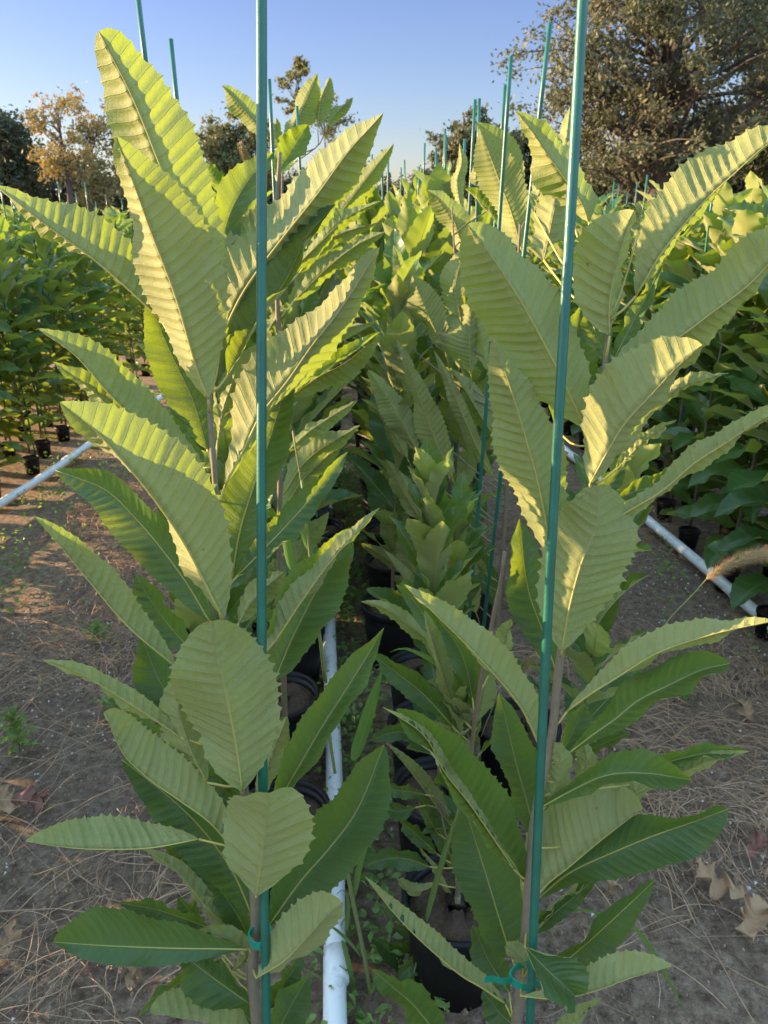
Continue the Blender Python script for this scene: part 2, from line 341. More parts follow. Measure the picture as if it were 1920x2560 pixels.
LA = [
 ('1', [(930,1500),(860,1160),(735,830),(580,440),(425,135)], 118, 185, 'b', 0, -9, dict(peak=.66, b=.5)),
 ('1', [(900,1725),(850,1600),(760,1290),(650,1000),(560,750),(503,590)], 150, 205, 'b', -2, -11, dict(peak=.50)),
 ('1', [(700,1385),(540,1240),(400,1120),(180,960),(-20,800)], 12, 165, 'b', 0, -4, dict(peak=.45)),
 ('1', [(955,1460),(1060,1250),(1220,1030),(1370,840),(1500,660),(1590,560),(1655,488)], 255, 18, 'b', 2, 3, dict(peak=.45, b=.85)),
 ('1', [(950,1120),(985,950),(1060,800),(1180,660)], 75, 90, 't', 6, 10, dict()),
 ('1', [(970,2105),(1060,1930),(1130,1790),(1240,1650),(1350,1490),(1480,1320),(1640,1070)], 215, 14, 'b', 2, 6, dict(peak=.5)),
 ('1', [(985,1620),(1110,1390),(1230,1220),(1330,1020),(1450,885)], 120, 30, 't', 3, 7, dict()),
 ('3', [(895,560),(835,350),(720,100),(640,-100)], 105, 105, 't', 4, 2, dict()),
 ('3', [(900,700),(760,580),(600,450),(460,310),(330,160),(163,38)], 34, 130, 'b', 2, -3, dict(peak=.5)),
 ('3', [(965,1300),(880,1130),(790,960),(660,770),(520,600),(400,470),(258,355)], 95, 205, 'b', -3, -12, dict(peak=.5)),
 ('3', [(700,560),(520,420),(380,290),(228,180)], 45, 75, 'b', 4, 0, dict()),
 ('3', [(905,1300),(810,1140),(700,990),(580,850),(450,730),(240,650)], 110, 110, 't', 2, 5, dict(peak=.5)),
 ('3', [(760,1500),(600,1370),(500,1270),(400,1150),(260,980),(150,850)], 9, 100, 'b', -1, -6, dict(peak=.5)),
 ('3', [(830,1430),(740,1330),(650,1210),(590,1100)], 85, 80, 't', 6, 7, dict()),
 ('3', [(790,1720),(690,1560),(610,1370)], 80, 90, 't', 5, 7, dict()),
 ('5', [(780,490),(600,370),(440,270),(300,190),(180,155)], 38, 52, 'b', 0, -4, dict()),
 ('5', [(1000,965),(900,855),(760,755),(640,670),(530,560),(450,380)], 8, 140, 'b', -1, -4, dict(peak=.55, b=.6)),
 ('5', [(1085,1250),(1000,1060),(860,870),(700,720),(525,585)], 95, 120, 't', 3, 3, dict()),
 ('5', [(1047,725),(1025,560),(990,370),(950,180),(915,-12)], 218, 200, 'b', -5, -9, dict(peak=.48, b=.68, zl=60, zr=60)),
 ('5', [(895,685),(830,560),(780,400),(745,190)], 95, 70, 'b', 0, -2, dict()),
 ('5', [(1108,1178),(1130,1010),(1145,880),(1165,730)], 185, 185, 'b', -5, -9, dict(peak=.5, b=.55, zl=50, zr=60)),
 ('5', [(1165,1300),(1300,1110),(1430,960),(1550,790),(1658,522)], 165, 110, 't', 2, 7, dict(peak=.5)),
 ('5', [(1185,800),(1300,600),(1400,430),(1510,260),(1658,18)], 105, 45, 't', 3, 8, dict(peak=.45)),
 ('3', [(1185,1560),(1260,1380),(1350,1200),(1430,1060),(1520,900)], 145, 112, 't', 4, 9, dict()),
 ('3', [(1080,1500),(1180,1400),(1300,1220),(1430,1040),(1530,930),(1642,812)], 78, 6, 'b', 2, 4, dict()),
 ('3', [(1030,1100),(1170,960),(1290,830),(1400,700),(1502,570)], 65, 60, 't', 3, 8, dict()),
 ('3', [(1000,1130),(1040,900),(1110,680),(1180,470),(1255,200)], 115, 120, 't', 5, 9, dict()),
 ('5', [(860,930),(640,970),(400,975),(230,960),(108,940)], 8, 122, 'b', 0, -4, dict(peak=.5)),
 ('5', [(1010,1340),(885,1215),(750,1060),(600,965)], 32, 50, 'b', 4, 4, dict()),
 ('5', [(1075,1405),(950,1402),(760,1400),(520,1392),(380,1384),(232,1372)], 58, 165, 't', -1, -6, dict(peak=.6, zl=-40, zr=-60)),
 ('5', [(1078,1640),(1000,1585),(890,1505),(765,1410)], 60, 105, 't', 0, -2, dict()),
 ('5', [(1108,1530),(1230,1455),(1330,1350),(1405,1270),(1478,1203)], 120, 80, 'b', -4, -8, dict(b=.65)),
 ('5', [(1150,1880),(1230,1700),(1335,1512)], 75, 95, 't', 4, 7, dict()),
 ('5', [(1165,1660),(1230,1550),(1310,1440)], 45, 55, 't', 7, 10, dict()),
 ('5', [(1090,1800),(900,1725),(760,1700),(648,1668)], 60, 115, 'b', 0, -5, dict(b=.65)),
 ('5', [(960,1440),(820,1520),(720,1590),(598,1692)], 45, 40, 't', 5, 3, dict()),
 ('5', [(1110,1740),(1010,1640),(915,1560)], 60, 65, 't', 6, 6, dict()),
 ('5', [(1060,1330),(920,1080),(790,960),(650,800)], 70, 75, 't', 7, 7, dict()),
 ('5', [(1092,1400),(1040,1280),(975,1180),(915,1090)], 60, 55, 't', 5, 4, dict()),
 ('5', [(1000,1350),(930,1260),(865,1180)], 42, 52, 'b', 5, 3, dict()),
 ('5', [(880,1320),(830,1250),(770,1180)], 42, 45, 't', 9, 9, dict()),
 ('5', [(900,1310),(700,1240),(515,1205)], 36, 48, 't', 7, 4, dict()),
 ('3', [(1030,1310),(1110,1190),(1225,1090)], 65, 65, 'b', 9, 12, dict()),
 ('3', [(940,520),(965,380),(1020,220)], 42, 42, 'b', 6, 8, dict()),
 ('3', [(905,700),(820,560),(690,360)], 34, 45, 't', 12, 14, dict()),
 ('5', [(1110,770),(1165,600),(1240,400)], 62, 60, 'b', 7, 9, dict()),
 ('5', [(880,770),(740,600),(640,470),(550,370)], 75, 75, 't', 6, 7, dict()),
 ('5', [(1000,1500),(1060,1440),(1000,1370),(900,1345),(800,1375)], 30, 45, 'b', 1, -1, dict()),
 ('1', [(890,1560),(880,1400),(900,1200),(940,1000)], 60, 80, 't', 8, 10, dict()),
 ('5', [(1100,880),(1040,800),(960,700),(930,560)], 60, 60, 't', 6, 8, dict()),
]
LB = [
 ('2', [(975,1452),(975,1320),(995,1190),(1030,1050),(1080,908)], 158, 98, 'b', -1, -4, dict(peak=.48, b=.65)),
 ('s', [(1590,740),(1650,640),(1713,560),(1776,490),(1839,432),(1920,360),(1985,325)], 96, 24, 'b', 1, -3, dict(peak=.5, b=.75)),
 ('s', [(1532,918),(1615,885),(1700,842),(1776,785),(1870,715),(1940,640),(2010,560)], 100, 50, 'b', 1, -6, dict(peak=.5, b=.65)),
 ('4', [(890,708),(960,580),(1040,450),(1150,330),(1260,210),(1375,108)], 175, 112, 'b', -4, -9, dict(peak=.5, b=.65)),
 ('4', [(1130,440),(1250,310),(1370,262),(1492,230)], 48, 18, 'b', 4, 2, dict()),
 ('4', [(1000,650),(1120,530),(1265,430)], 34, 28, 'b', 4, 3, dict()),
 ('2', [(870,1850),(790,1680),(700,1500),(590,1300),(480,1130),(362,970)], 155, 212, 'b', 1, -3, dict(peak=.52, b=.7)),
 ('2', [(885,960),(850,870),(780,770),(700,660),(640,570),(570,480)], 42, 135, 'b', 8, 3, dict(peak=.4)),
 ('2', [(775,800),(785,640),(803,465)], 65, 50, 'b', 18, 20, dict()),
 ('2', [(690,1125),(720,980),(745,860),(765,730)], 92, 82, 'b', 14, 16, dict()),
 ('2', [(650,920),(685,780),(720,665)], 46, 44, 'b', 18, 20, dict()),
 ('4', [(715,1015),(705,900),(662,690),(615,520),(555,320),(470,72)], 118, 150, 'b', 1, -2, dict(peak=.42)),
 ('4', [(768,1432),(800,1250),(850,1060),(920,880),(925,715)], 168, 205, 'b', -3.5, -5, dict(peak=.52, b=.62, zl=60, zr=70)),
 ('4', [(740,1510),(680,1330),(620,1150),(585,860)], 95, 95, 't', 3, 5, dict()),
 ('4', [(930,900),(1050,830),(1200,740),(1340,620),(1480,530),(1600,450),(1800,330)], 62, 34, 'b', -1, -8, dict(peak=.55)),
 ('4', [(940,810),(1060,750),(1160,715),(1285,628)], 50, 40, 't', 4, 3, dict()),
 ('4', [(790,1692),(880,1625),(1000,1550),(1180,1440),(1380,1370),(1540,1330),(1690,1300)], 78, 36, 'b', -1, -9, dict(peak=.55)),
 ('6', [(770,580),(900,480),(1000,410),(1100,330),(1230,265),(1370,200),(1492,172)], 110, 26, 't', 0, -5, dict(peak=.65)),
 ('6', [(735,610),(800,500),(870,345)], 62, 78, 't', 4, 6, dict()),
 ('6', [(600,1110),(560,1040),(480,930),(380,790),(270,650),(180,490),(55,368)], 12, 158, 't', 1, -3, dict(peak=.5, b=.7)),
 ('6', [(560,1060),(470,925),(370,780),(260,640),(170,480),(-6,360)], 8, 34, 'b', -0.5, -4.5, dict(peak=.6)),
 ('6', [(552,1445),(500,1280),(440,1080),(390,920),(350,790)], 125, 138, 't', 2, 6, dict(b=.7)),
 ('6', [(655,925),(620,780),(570,600),(530,430),(497,300)], 85, 105, 't', 5, 8, dict()),
 ('4', [(675,1850),(600,1690),(500,1560),(380,1430),(230,1280),(88,1143)], 12, 108, 'b', 1, -8, dict(peak=.45)),
 ('6', [(610,1240),(700,1132),(800,1052),(940,935),(1118,798)], 205, 28, 'b', -0.5, -4, dict(peak=.5, b=.6)),
 ('6', [(660,1190),(800,1075),(1000,982),(1180,908),(1350,850),(1484,798)], 122, 72, 't', 2, -4, dict(peak=.62)),
 ('6', [(700,785),(745,700),(765,610),(735,512)], 46, 60, 'b', 0, -2, dict(b=.6)),
 ('6', [(835,690),(875,600),(858,488)], 36, 44, 'b', 1, -1, dict(b=.6)),
 ('6', [(640,815),(800,725),(960,655),(1130,645),(1324,673)], 88, 26, 't', 0, -6, dict(peak=.68)),
 ('6', [(900,900),(1060,750),(1220,672),(1380,610),(1578,550)], 62, 55, 'b', 2, -3, dict()),
 ('6', [(1100,690),(1210,605),(1390,560),(1575,548)], 50, 6, 't', 2, -2, dict()),
 ('6', [(640,1560),(790,1450),(930,1330),(1060,1210),(1172,1103)], 78, 66, 't', 3, -2, dict()),
 ('6', [(640,1345),(720,1262),(830,1170),(935,1072)], 28, 38, 't', 5, 3, dict()),
 ('6', [(610,1395),(690,1480),(760,1545),(826,1606)], 110, 42, 't', -7.5, -10, dict(b=.6)),
 ('6', [(622,1495),(580,1430),(528,1388)], 42, 40, 'b', -2, -5, dict(b=.6)),
 ('6', [(592,1608),(740,1622),(900,1592),(1070,1530),(1244,1480)], 80, 22, 'b', -8, -10, dict(peak=.6)),
 ('6', [(700,1800),(820,1725),(945,1618)], 38, 32, 'b', 3, 0, dict()),
 ('6', [(540,1590),(450,1450),(385,1300)], 66, 78, 't', 8, 10, dict()),
 ('s', [(1264,2511),(1206,2471),(1152,2439),(1083,2381),(1025,2327),(975,2272),(913,2193)], 6, 38, 'b', 1, -4, dict()),
 ('s', [(1110,2610),(1040,2520),(985,2470),(930,2423)], 12, 56, 't', 4, 0, dict()),
 ('6', [(590,1760),(500,1680),(425,1585)], 58, 66, 't', 6, 8, dict()),
 ('4', [(1000,900),(960,760),(990,680),(1050,600)], 50, 50, 't', 4, 6, dict()),
 ('2', [(960,1560),(930,1480),(900,1400),(880,1330)], 60, 60, 't', 4, 6, dict()),
 ('2', [(990,1560),(1060,1420),(1130,1290),(1200,1140)], 40, 34, 't', 3, 5, dict()),
 ('2', [(1100,1000),(1100,930),(1070,880),(1040,890)], 22, 22, 'b', 1, 0, dict()),
 ('6', [(650,1290),(740,1200),(860,1100),(935,1068)], 30, 60, 't', 6, 5, dict()),
 ('4', [(740,470),(800,250),(830,60),(850,-60)], 90, 110, 't', 9, 11, dict()),
]
sapA, stA = sapling([(524,985),(524,1031),(541,1251),(558,1552),(613,2000),(639,2272),(631,2428),(642,2560)], DA, LA,
    'large front left chestnut sapling tied low to its green stake, topmost leaf tall and blunt', seed=1)
sapB, stB = sapling([(1523,800),(1512,920),(1480,1215),(1403,1628),(1380,1838),(1336,2058),(1316,2312),(1301,2486),(1290,2560)], DB, LB,
    'large front right chestnut sapling leaning right behind its stake, green tie near the bottom', seed=2)
# saplings close behind, also hand placed
LG = [
 ('1', [(1235,600),(1300,480),(1372,318)], 66, 50, 'b', 0, 0, dict()),
 ('1', [(1375,545),(1385,430),(1426,333)], 32, 50, 'b', 2, 2, dict()),
 ('1', [(1415,545),(1460,480),(1524,420)], 30, 28, 'b', 2, 2, dict()),
 ('1', [(1150,590),(1065,490),(958,370)], 26, 72, 'b', 0, 0, dict()),
 ('1', [(1218,650),(1195,580),(1193,508)], 26, 26, 'b', 2, 2, dict()),
 ('1', [(1380,860),(1480,750),(1605,630)], 26, 26, 'b', 2, 2, dict()),
 ('1', [(1400,900),(1470,790),(1557,690)], 32, 28, 'b', 3, 3, dict()),
 ('1', [(1440,960),(1560,800),(1700,620)], 58, 36, 'b', 5, 5, dict())]
LC = [
 ('1', [(1240,1190),(1370,1060),(1500,940),(1645,868)], 50, 22, 'b', 0, 0, dict()),
 ('1', [(1290,1180),(1430,1030),(1630,960)], 40, 30, 'b', 4, 4, dict()),
 ('1', [(1270,1300),(1410,1160),(1540,1060),(1665,1000)], 60, 30, 'b', 2, 2, dict()),
 ('1', [(1430,1335),(1540,1290),(1670,1225)], 20, 26, 't', 5, 5, dict()),
 ('1', [(1255,1700),(1380,1610),(1500,1540),(1645,1433)], 48, 10, 't', 3, 3, dict()),
 ('1', [(1255,1710),(1380,1625),(1500,1560),(1645,1437)], 6, 70, 'b', 3, 3, dict()),
 ('1', [(1280,1620),(1380,1490),(1490,1420),(1625,1388)], 32, 48, 'b', 6, 6, dict()),
 ('3', [(1240,570),(1350,470),(1545,348)], 32, 40, 'b', 3, 5, dict()),
 ('3', [(1220,760),(1330,600),(1555,455)], 66, 32, 'b', 3, 5, dict()),
 ('3', [(1200,860),(1300,700),(1400,600),(1480,530)], 60, 45, 'b', 6, 8, dict()),
 ('1', [(1000,850),(940,790),(880,700)], 30, 40, 't', 2, 2, dict()),
 ('1', [(1240,1330),(1190,1380),(1160,1430)], 40, 40, 'b', 0, 0, dict()),
 ('3', [(1230,1000),(1290,850),(1350,720)], 46, 46, 'b', 8, 10, dict()),
 ('3', [(1220,1200),(1200,1120),(1180,1030)], 50, 40, 'b', 6, 6, dict()),
 ('3', [(1250,1100),(1330,950),(1420,830)], 50, 45, 'b', 10, 10, dict()),
 ('1', [(1180,1000),(1260,880),(1390,720),(1480,610)], 60, 60, 'b', 8, 8, dict()),
 ('1', [(1190,760),(1260,650),(1330,540)], 60, 60, 't', 6, 6, dict()),
 ('1', [(1290,960),(1360,850),(1500,720)], 50, 50, 'b', 12, 12, dict())]
LD = [
 ('h', [(910,600),(880,420),(850,230),(785,35)], 75, 75, 'b', 12, 10, dict()),
 ('h', [(1140,770),(1060,600),(980,420),(915,245)], 60, 120, 'b', 8, 5, dict()),
 ('h', [(1245,530),(1210,330),(1278,58)], 110, 45, 'b', 6, 4, dict()),
 ('h', [(1320,925),(1310,700),(1325,440)], 185, 60, 'b', 4, 0, dict(b=.7)),
 ('h', [(1440,905),(1390,650),(1325,390)], 60, 55, 'b', 2, 2, dict()),
 ('h', [(950,1465),(850,1270),(740,1080),(608,898)], 90, 100, 'b', 6, 2, dict()),
 ('h', [(880,1510),(780,1320),(680,1190),(563,1098)], 30, 62, 'b', 8, 6, dict()),
 ('h', [(1190,1645),(1090,1420),(1000,1190),(930,1000),(857,808)], 85, 100, 'b', 2, -2, dict()),
 ('h', [(935,1110),(870,900),(800,685)], 85, 66, 'b', 8, 6, dict()),
 ('h', [(1480,1650),(1370,1450),(1270,1220),(1170,980),(1065,762)], 48, 46, 'b', 1, -3, dict()),
 ('h', [(1535,1445),(1430,1280),(1330,1120),(1188,895)], 16, 122, 'b', 2, 0, dict()),
 ('h', [(1180,1910),(1060,1780),(970,1660),(888,1570)], 10, 66, 'b', 4, 2, dict()),
 ('h', [(990,1950),(860,1750),(735,1515)], 62, 72, 'b', 6, 4, dict()),
 ('g', [(1355,920),(1240,660),(1100,430),(960,215)], 85, 140, 'b', 2, -3, dict()),
 ('g', [(1185,835),(1070,640),(965,490),(893,315)], 24, 62, 'b', 0, -3, dict()),
 ('g', [(1010,930),(890,730),(800,600),(718,483)], 16, 66, 'b', 3, 0, dict()),
 ('h', [(1140,1500),(1090,1300),(1020,1100)], 70, 70, 't', 14, 14, dict()),
 ('h', [(1290,1450),(1240,1250),(1200,1000)], 80, 70, 'b', 12, 12, dict()),
 ('h', [(1230,1750),(1290,1600),(1300,1380)], 60, 60, 'b', 10, 10, dict()),
 ('g', [(1120,500),(1060,300),(1010,60)], 70, 60, 'b', 12, 12, dict()),
 ('g', [(1380,600),(1330,380),(1280,80)], 70, 70, 't', 8, 8, dict()),
 ('g', [(1420,640),(1370,580),(1330,560)], 40, 40, 'b', 2, 0, dict()),
 ('2', [(590,1065),(550,920),(490,760),(413,553)], 62, 92, 'b', 8, 4, dict()),
 ('2', [(600,800),(530,660),(470,590),(403,530)], 14, 54, 'b', 12, 10, dict()),
 ('h', [(1470,620),(1420,400),(1310,130)], 70, 70, 't', 6, 8, dict()),
 ('g', [(1000,800),(900,560),(830,330)], 80, 80, 'b', 12, 10, dict()),
 ('g', [(860,640),(780,420),(700,200)], 60, 60, 'b', 16, 14, dict()),
 ('g', [(1250,1000),(1180,800),(1150,560)], 80, 80, 't', 8, 9, dict()),
 ('g', [(1500,900),(1440,700),(1400,420)], 60, 60, 't', 4, 4, dict())]
LE = [
 ('2', [(345,1095),(300,950),(240,860),(187,822)], 34, 76, 'b', 4, 2, dict()), ('2', [(335,920),(315,790),(335,700),(326,618)], 26, 34, 'b', 8, 8, dict()),
 ('2', [(425,800),(400,760),(440,700)], 30, 30, 'b', 10, 10, dict()), ('2', [(500,980),(420,880),(350,815)], 20, 46, 't', 0, -2, dict()),
 ('h', [(800,1300),(700,1050),(640,880)], 60, 60, 't', 10, 10, dict()),

 ('g', [(960,500),(850,300),(780,100)], 60, 60, 'b', 6, 4, dict()), ('g', [(900,380),(770,260),(620,110)], 40, 55, 'b', 6, 4, dict()),
 ('g', [(1000,900),(900,760),(780,660)], 60, 60, 'b', 4, 2, dict()), ('g', [(880,640),(700,520),(560,440)], 50, 50, 'b', 10, 8, dict()),
 ('g', [(1000,1200),(900,1100),(760,1050)], 50, 50, 'b', 4, 2, dict()), ('g', [(870,960),(700,880),(530,850)], 40, 60, 't', 10, 8, dict()),
]
LF = [
 ('7', [(935,440),(820,465),(700,440)], 40, 66, 't', 0, -2, dict()),
 ('7', [(1035,850),(900,800),(750,790),(568,845)], 55, 75, 't', -2, -5, dict()),
 ('7', [(1000,350),(900,330),(680,310)], 40, 50, 't', 0, -4, dict()),
 ('7', [(1085,760),(960,640),(870,560),(800,480)], 40, 55, 't', 2, 0, dict()), ('7', [(1090,1150),(950,1180),(820,1160),(690,1110)], 45, 60, 't', 0, -4, dict()),
 ('7', [(1100,1500),(1000,1480),(900,1540),(800,1640)], 50, 60, 't', -2, -6, dict()), ('7', [(1080,960),(1000,1010),(900,1010),(800,930)], 40, 50, 'b', -1, -3, dict()),
 ('7', [(1090,620),(1010,480),(960,380)], 40, 40, 't', 2, 1, dict()), ('7', [(1095,1330),(1000,1260),(900,1290),(770,1270)], 40, 50, 't', 2, -2, dict()),
 ('7', [(1100,1700),(980,1640),(880,1680),(760,1640)], 50, 60, 't', -2, -6, dict()),
 ('g', [(1330,1505),(1290,1300),(1220,1130),(1100,970)], 90, 70, 't', 2, 4, dict()),
 ('g', [(1195,1565),(1110,1310),(1050,1110),(998,900)], 50, 95, 'b', 6, 3, dict()),
 ('g', [(1345,1690),(1395,1450),(1420,1180)], 70, 118, 'b', 2, 0, dict()),
 ('g', [(1190,1700),(1000,1490),(800,1330),(608,1190)], 64, 100, 't', 3, 0, dict()),
 ('g', [(1440,1350),(1540,1180),(1605,960)], 90, 50, 'b', 2, 1, dict()),
 ('7', [(1210,600),(1050,390),(900,190),(735,-5)], 6, 80, 'b', 2, 0, dict()),
 ('7', [(1215,880),(1130,650),(1040,480),(930,310)], 66, 66, 't', 5, 5, dict()),
 ('7', [(1200,1120),(1110,940),(1040,820),(950,693)], 22, 26, 'b', 2, 1, dict()),
 ('7', [(1190,1620),(1000,1530),(830,1440),(633,1335)], 70, 120, 't', 5, 3, dict()),
 ('7', [(1190,1280),(1050,1130),(950,1040),(825,990)], 20, 34, 'b', 6, 5, dict()),
 ('g', [(1180,1150),(1040,1000),(900,800),(800,720)], 70, 70, 't', 10, 9, dict()),
 ('g', [(1080,1150),(900,1010),(700,880),(560,840)], 60, 70, 'b', 14, 12, dict()),
 ('g', [(1160,1900),(1000,1800),(820,1740),(620,1800)], 70, 80, 't', 8, 5, dict()),
 ('g', [(1240,1900),(1180,1700),(1080,1560)], 70, 60, 'b', 6, 6, dict()),
 ('7', [(1180,1450),(1120,1300),(1000,1180),(860,1130)], 60, 60, 't', 8, 7, dict()),
 ('7', [(1190,1780),(1020,1730),(860,1760),(680,1810)], 50, 70, 't', 8, 6, dict()),
 ('7', [(1150,1500),(1240,1380),(1290,1290)], 40, 40, 't', 3, 3, dict())]
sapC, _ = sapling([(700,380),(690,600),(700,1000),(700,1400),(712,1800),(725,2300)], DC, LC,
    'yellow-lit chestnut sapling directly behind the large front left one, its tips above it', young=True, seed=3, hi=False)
sapD, _ = sapling([(1300,560),(1285,900),(1270,1200),(1250,1465),(1230,1700)], DD, LD,
    'chestnut sapling just behind the large front right one, its leaf undersides sunlit tan', seed=4, hi=False, roll=True)
sapE, _ = sapling([(1130,520),(1150,900),(1145,1118),(1125,1400),(1118,1600)], DE, LE,
    'slim chestnut sapling with sparse pale leaves nearest the white centre pipe, right of it', r0=.002, r1=.006, seed=5, hi=False)

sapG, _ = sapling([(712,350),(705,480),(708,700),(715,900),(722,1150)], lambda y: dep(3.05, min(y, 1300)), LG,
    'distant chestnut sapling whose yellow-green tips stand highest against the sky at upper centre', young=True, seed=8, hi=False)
sapF, fullF = sapling([(1262,1380),(1249,1465),(1187,1800),(1145,2225),(1131,2500)], lambda y: dep(1.08, min(y, 2500)), LF,
    'half-height sapling with speckled brown stem and yellow-spotted low leaves over the centre pots', r0=.0024, r1=.0065, seed=6, hi=False)
# ------------------------------------------------------------------ stakes, ties, pots
def stake(top, bot, label, r=0.0060, group=None):
    top, bot = Vector(top), Vector(bot); k = 14; mb = MB(); d = (bot - top)
    sb = random.Random(label + str(round(top.x, 3))); q0, q1 = sb.uniform(0, 6), sb.uniform(.001, .0035); pts = [top + d * (i / (k - 1)) + Vector((q1 * math.sin(i * .45 + q0), q1 * math.cos(i * .3 + q0), 0)) for i in range(k)]
    mb.tube(pts, r, 10); o = mb.build('plant_stake', M_STAKE, None, bot); o.location = bot
    tag(o, label, 'stake', group); return o
def to_ground(a, b, z=0.1):
    d = (b - a).normalized(); return b + d * ((b.z - z) / -d.z)
a0, a1 = unp(648, 0, .80), unp(668, 2560, 1.0); stake(a0 + (a0 - a1).normalized() * 0.22, to_ground(a0, a1), 'thick green stake standing in front of the large left sapling')
b0, b1 = unp(1450, 0, .78), unp(1325, 2560, 1.0); stake(b0 + (b0 - b1).normalized() * 0.22, to_ground(b0, b1), 'thick green stake leaning right in front of the large right sapling')
def tie(px, py, D, w, label, flag=False):
    c = unp(px, py, D(py)); mb = MB(); n = 20; hgt = 0.013
    vs = []; fs = []
    for i in range(n):
        q = 2 * math.pi * i / n; x = math.cos(q) * w; y = math.sin(q) * 0.010
        for zz in (-hgt / 2, hgt / 2):
            for rr in (1.0, 1.12): vs.append(c + Vector((x * rr, y * rr + 0.02 * math.sin(q) ** 3 * 0.3, zz + x * 0.12)))
    for i in range(n):
        j = (i + 1) % n; a, b = i * 4, j * 4
        fs += [(a, b, b + 2, a + 2), (a + 1, a + 3, b + 3, b + 1), (a, a + 1, b + 1, b), (a + 2, b + 2, b + 3, a + 3)]
    mb.add(vs, fs)
    if flag:
        p = c + Vector((-w, -0.006, 0)); q = [p, p + Vector((-0.012, -0.004, 0.003)), p + Vector((-0.026, -0.003, 0.007)), p + Vector((-0.038, -0.006, 0.009))]
        vs = []; fs = []
        for i, a in enumerate(q):
            for dz, dy in ((-0.0055, 0), (0.0055, 0), (0.0055, 0.0006), (-0.0055, 0.0006)): vs.append(a + Vector((0, dy, dz)))
        for i in range(3):
            for j in range(4): fs.append((i * 4 + j, i * 4 + (j + 1) % 4, i * 4 + 4 + (j + 1) % 4, i * 4 + 4 + j))
        fs += [(0, 3, 2, 1), (12, 13, 14, 15)]; mb.add(vs, fs)
    o = mb.build('plant_tie', M_TIE, None, c, smooth=False); o.location = c; tag(o, label, 'plant tie'); return o
tie(651, 2338, lambda y: DA0(y) + .014, 0.0145, 'green tape tie round the left stake and stem')
tie(1315, 2440, lambda y: DB0(y) + .03, 0.021, 'green tape tie with a loose flag end round the right stake and stem', True)

# pots: one prototype (pot > rim, soil), copied
def make_pot():
    e = empty('plant_pot', (0, 0, 0)); mb = MB()
    mb.lathe((0, 0, 0), [(0.001, 0.004), (0.085, 0.004), (0.105, 0.23), (0.101, 0.235), (0.098, 0.20)], 22); mb.build('body', M_POT, e)
    mb = MB(); mb.lathe((0, 0, 0), [(0.1055, 0.212), (0.112, 0.214), (0.113, 0.238), (0.108, 0.243), (0.1012, 0.240), (0.100, 0.222)], 22); mb.build('rim', M_POT, e)
    mb = MB(); rs = random.Random(5); vs = [Vector((0, 0, 0.222))]; uv = []; fs = []
    for k in range(1, 5):
        for j in range(22):
            q = 6.2832 * j / 22; r = 0.0965 * k / 4; vs.append(Vector((r * math.cos(q), r * math.sin(q), 0.214 + (rs.random() * 0.018 if k < 4 else -0.006))))
    for j in range(22): fs.append((0, 1 + j, 1 + (j + 1) % 22))
    for k in range(3):
        for j in range(22):
            a = 1 + k * 22 + j; b2 = 1 + k * 22 + (j + 1) % 22; fs.append((a, b2, b2 + 22, a + 22)[::1])
    mb.add(vs, fs); mb.build('soil', M_POTSOIL, e)
    return e
POT = make_pot(); pot_used = [False]
def copy_tree(o, parent=None):
    c = o.copy(); COL.objects.link(c); c.parent = parent
    for ch in o.children: copy_tree(ch, c)
    return c
def place_pot(x, y, label, group, sc=1.0):
    if not pot_used[0]: p = POT; pot_used[0] = True
    else: p = copy_tree(POT)
    p.location = (x, y, 0.0); p.scale = (sc, sc, sc); p.rotation_euler = (0, 0, random.random() * 6); tag(p, label, 'pot', group); return p

# ------------------------------------------------------------------ background saplings (prototypes with leaves as parts near by, joined foliage far off)
UPV = Vector((0, 0, 1))
def gen_leaf(mb, base, az, el, L, wd, droop, rs, nv, sub, ns, rib=True):
    out = Vector((math.cos(az), math.sin(az), 0)); P = []; p = base.copy(); e = el
    P.append(p.copy())
    for k in range(4):
        d = out * math.cos(e) + UPV * math.sin(e); p = p + d * (L / 4); P.append(p.copy()); e -= droop / 4
    side = out.cross(UPV); tw = rs.uniform(-0.45, 0.45)
    T = (P[3] - P[1]).normalized(); nrm = side.cross(T); nrm = nrm if nrm.z > 0 else -nrm
    fold = rs.uniform(0.15, 0.6)
    def sd(s):
        v = side * s * math.cos(fold) + nrm * math.sin(fold); return Matrix.Rotation(tw, 3, T) @ v * wd
    # sl = left of travel seen from above
    a, b2 = sd(-1), sd(1)
    blade(mb, P, a, b2, nv, sub, ns, 0.4, 0.85, flip=False, pleat=0.0016, wave=0.006, seed=rs.random(), rib=rib)
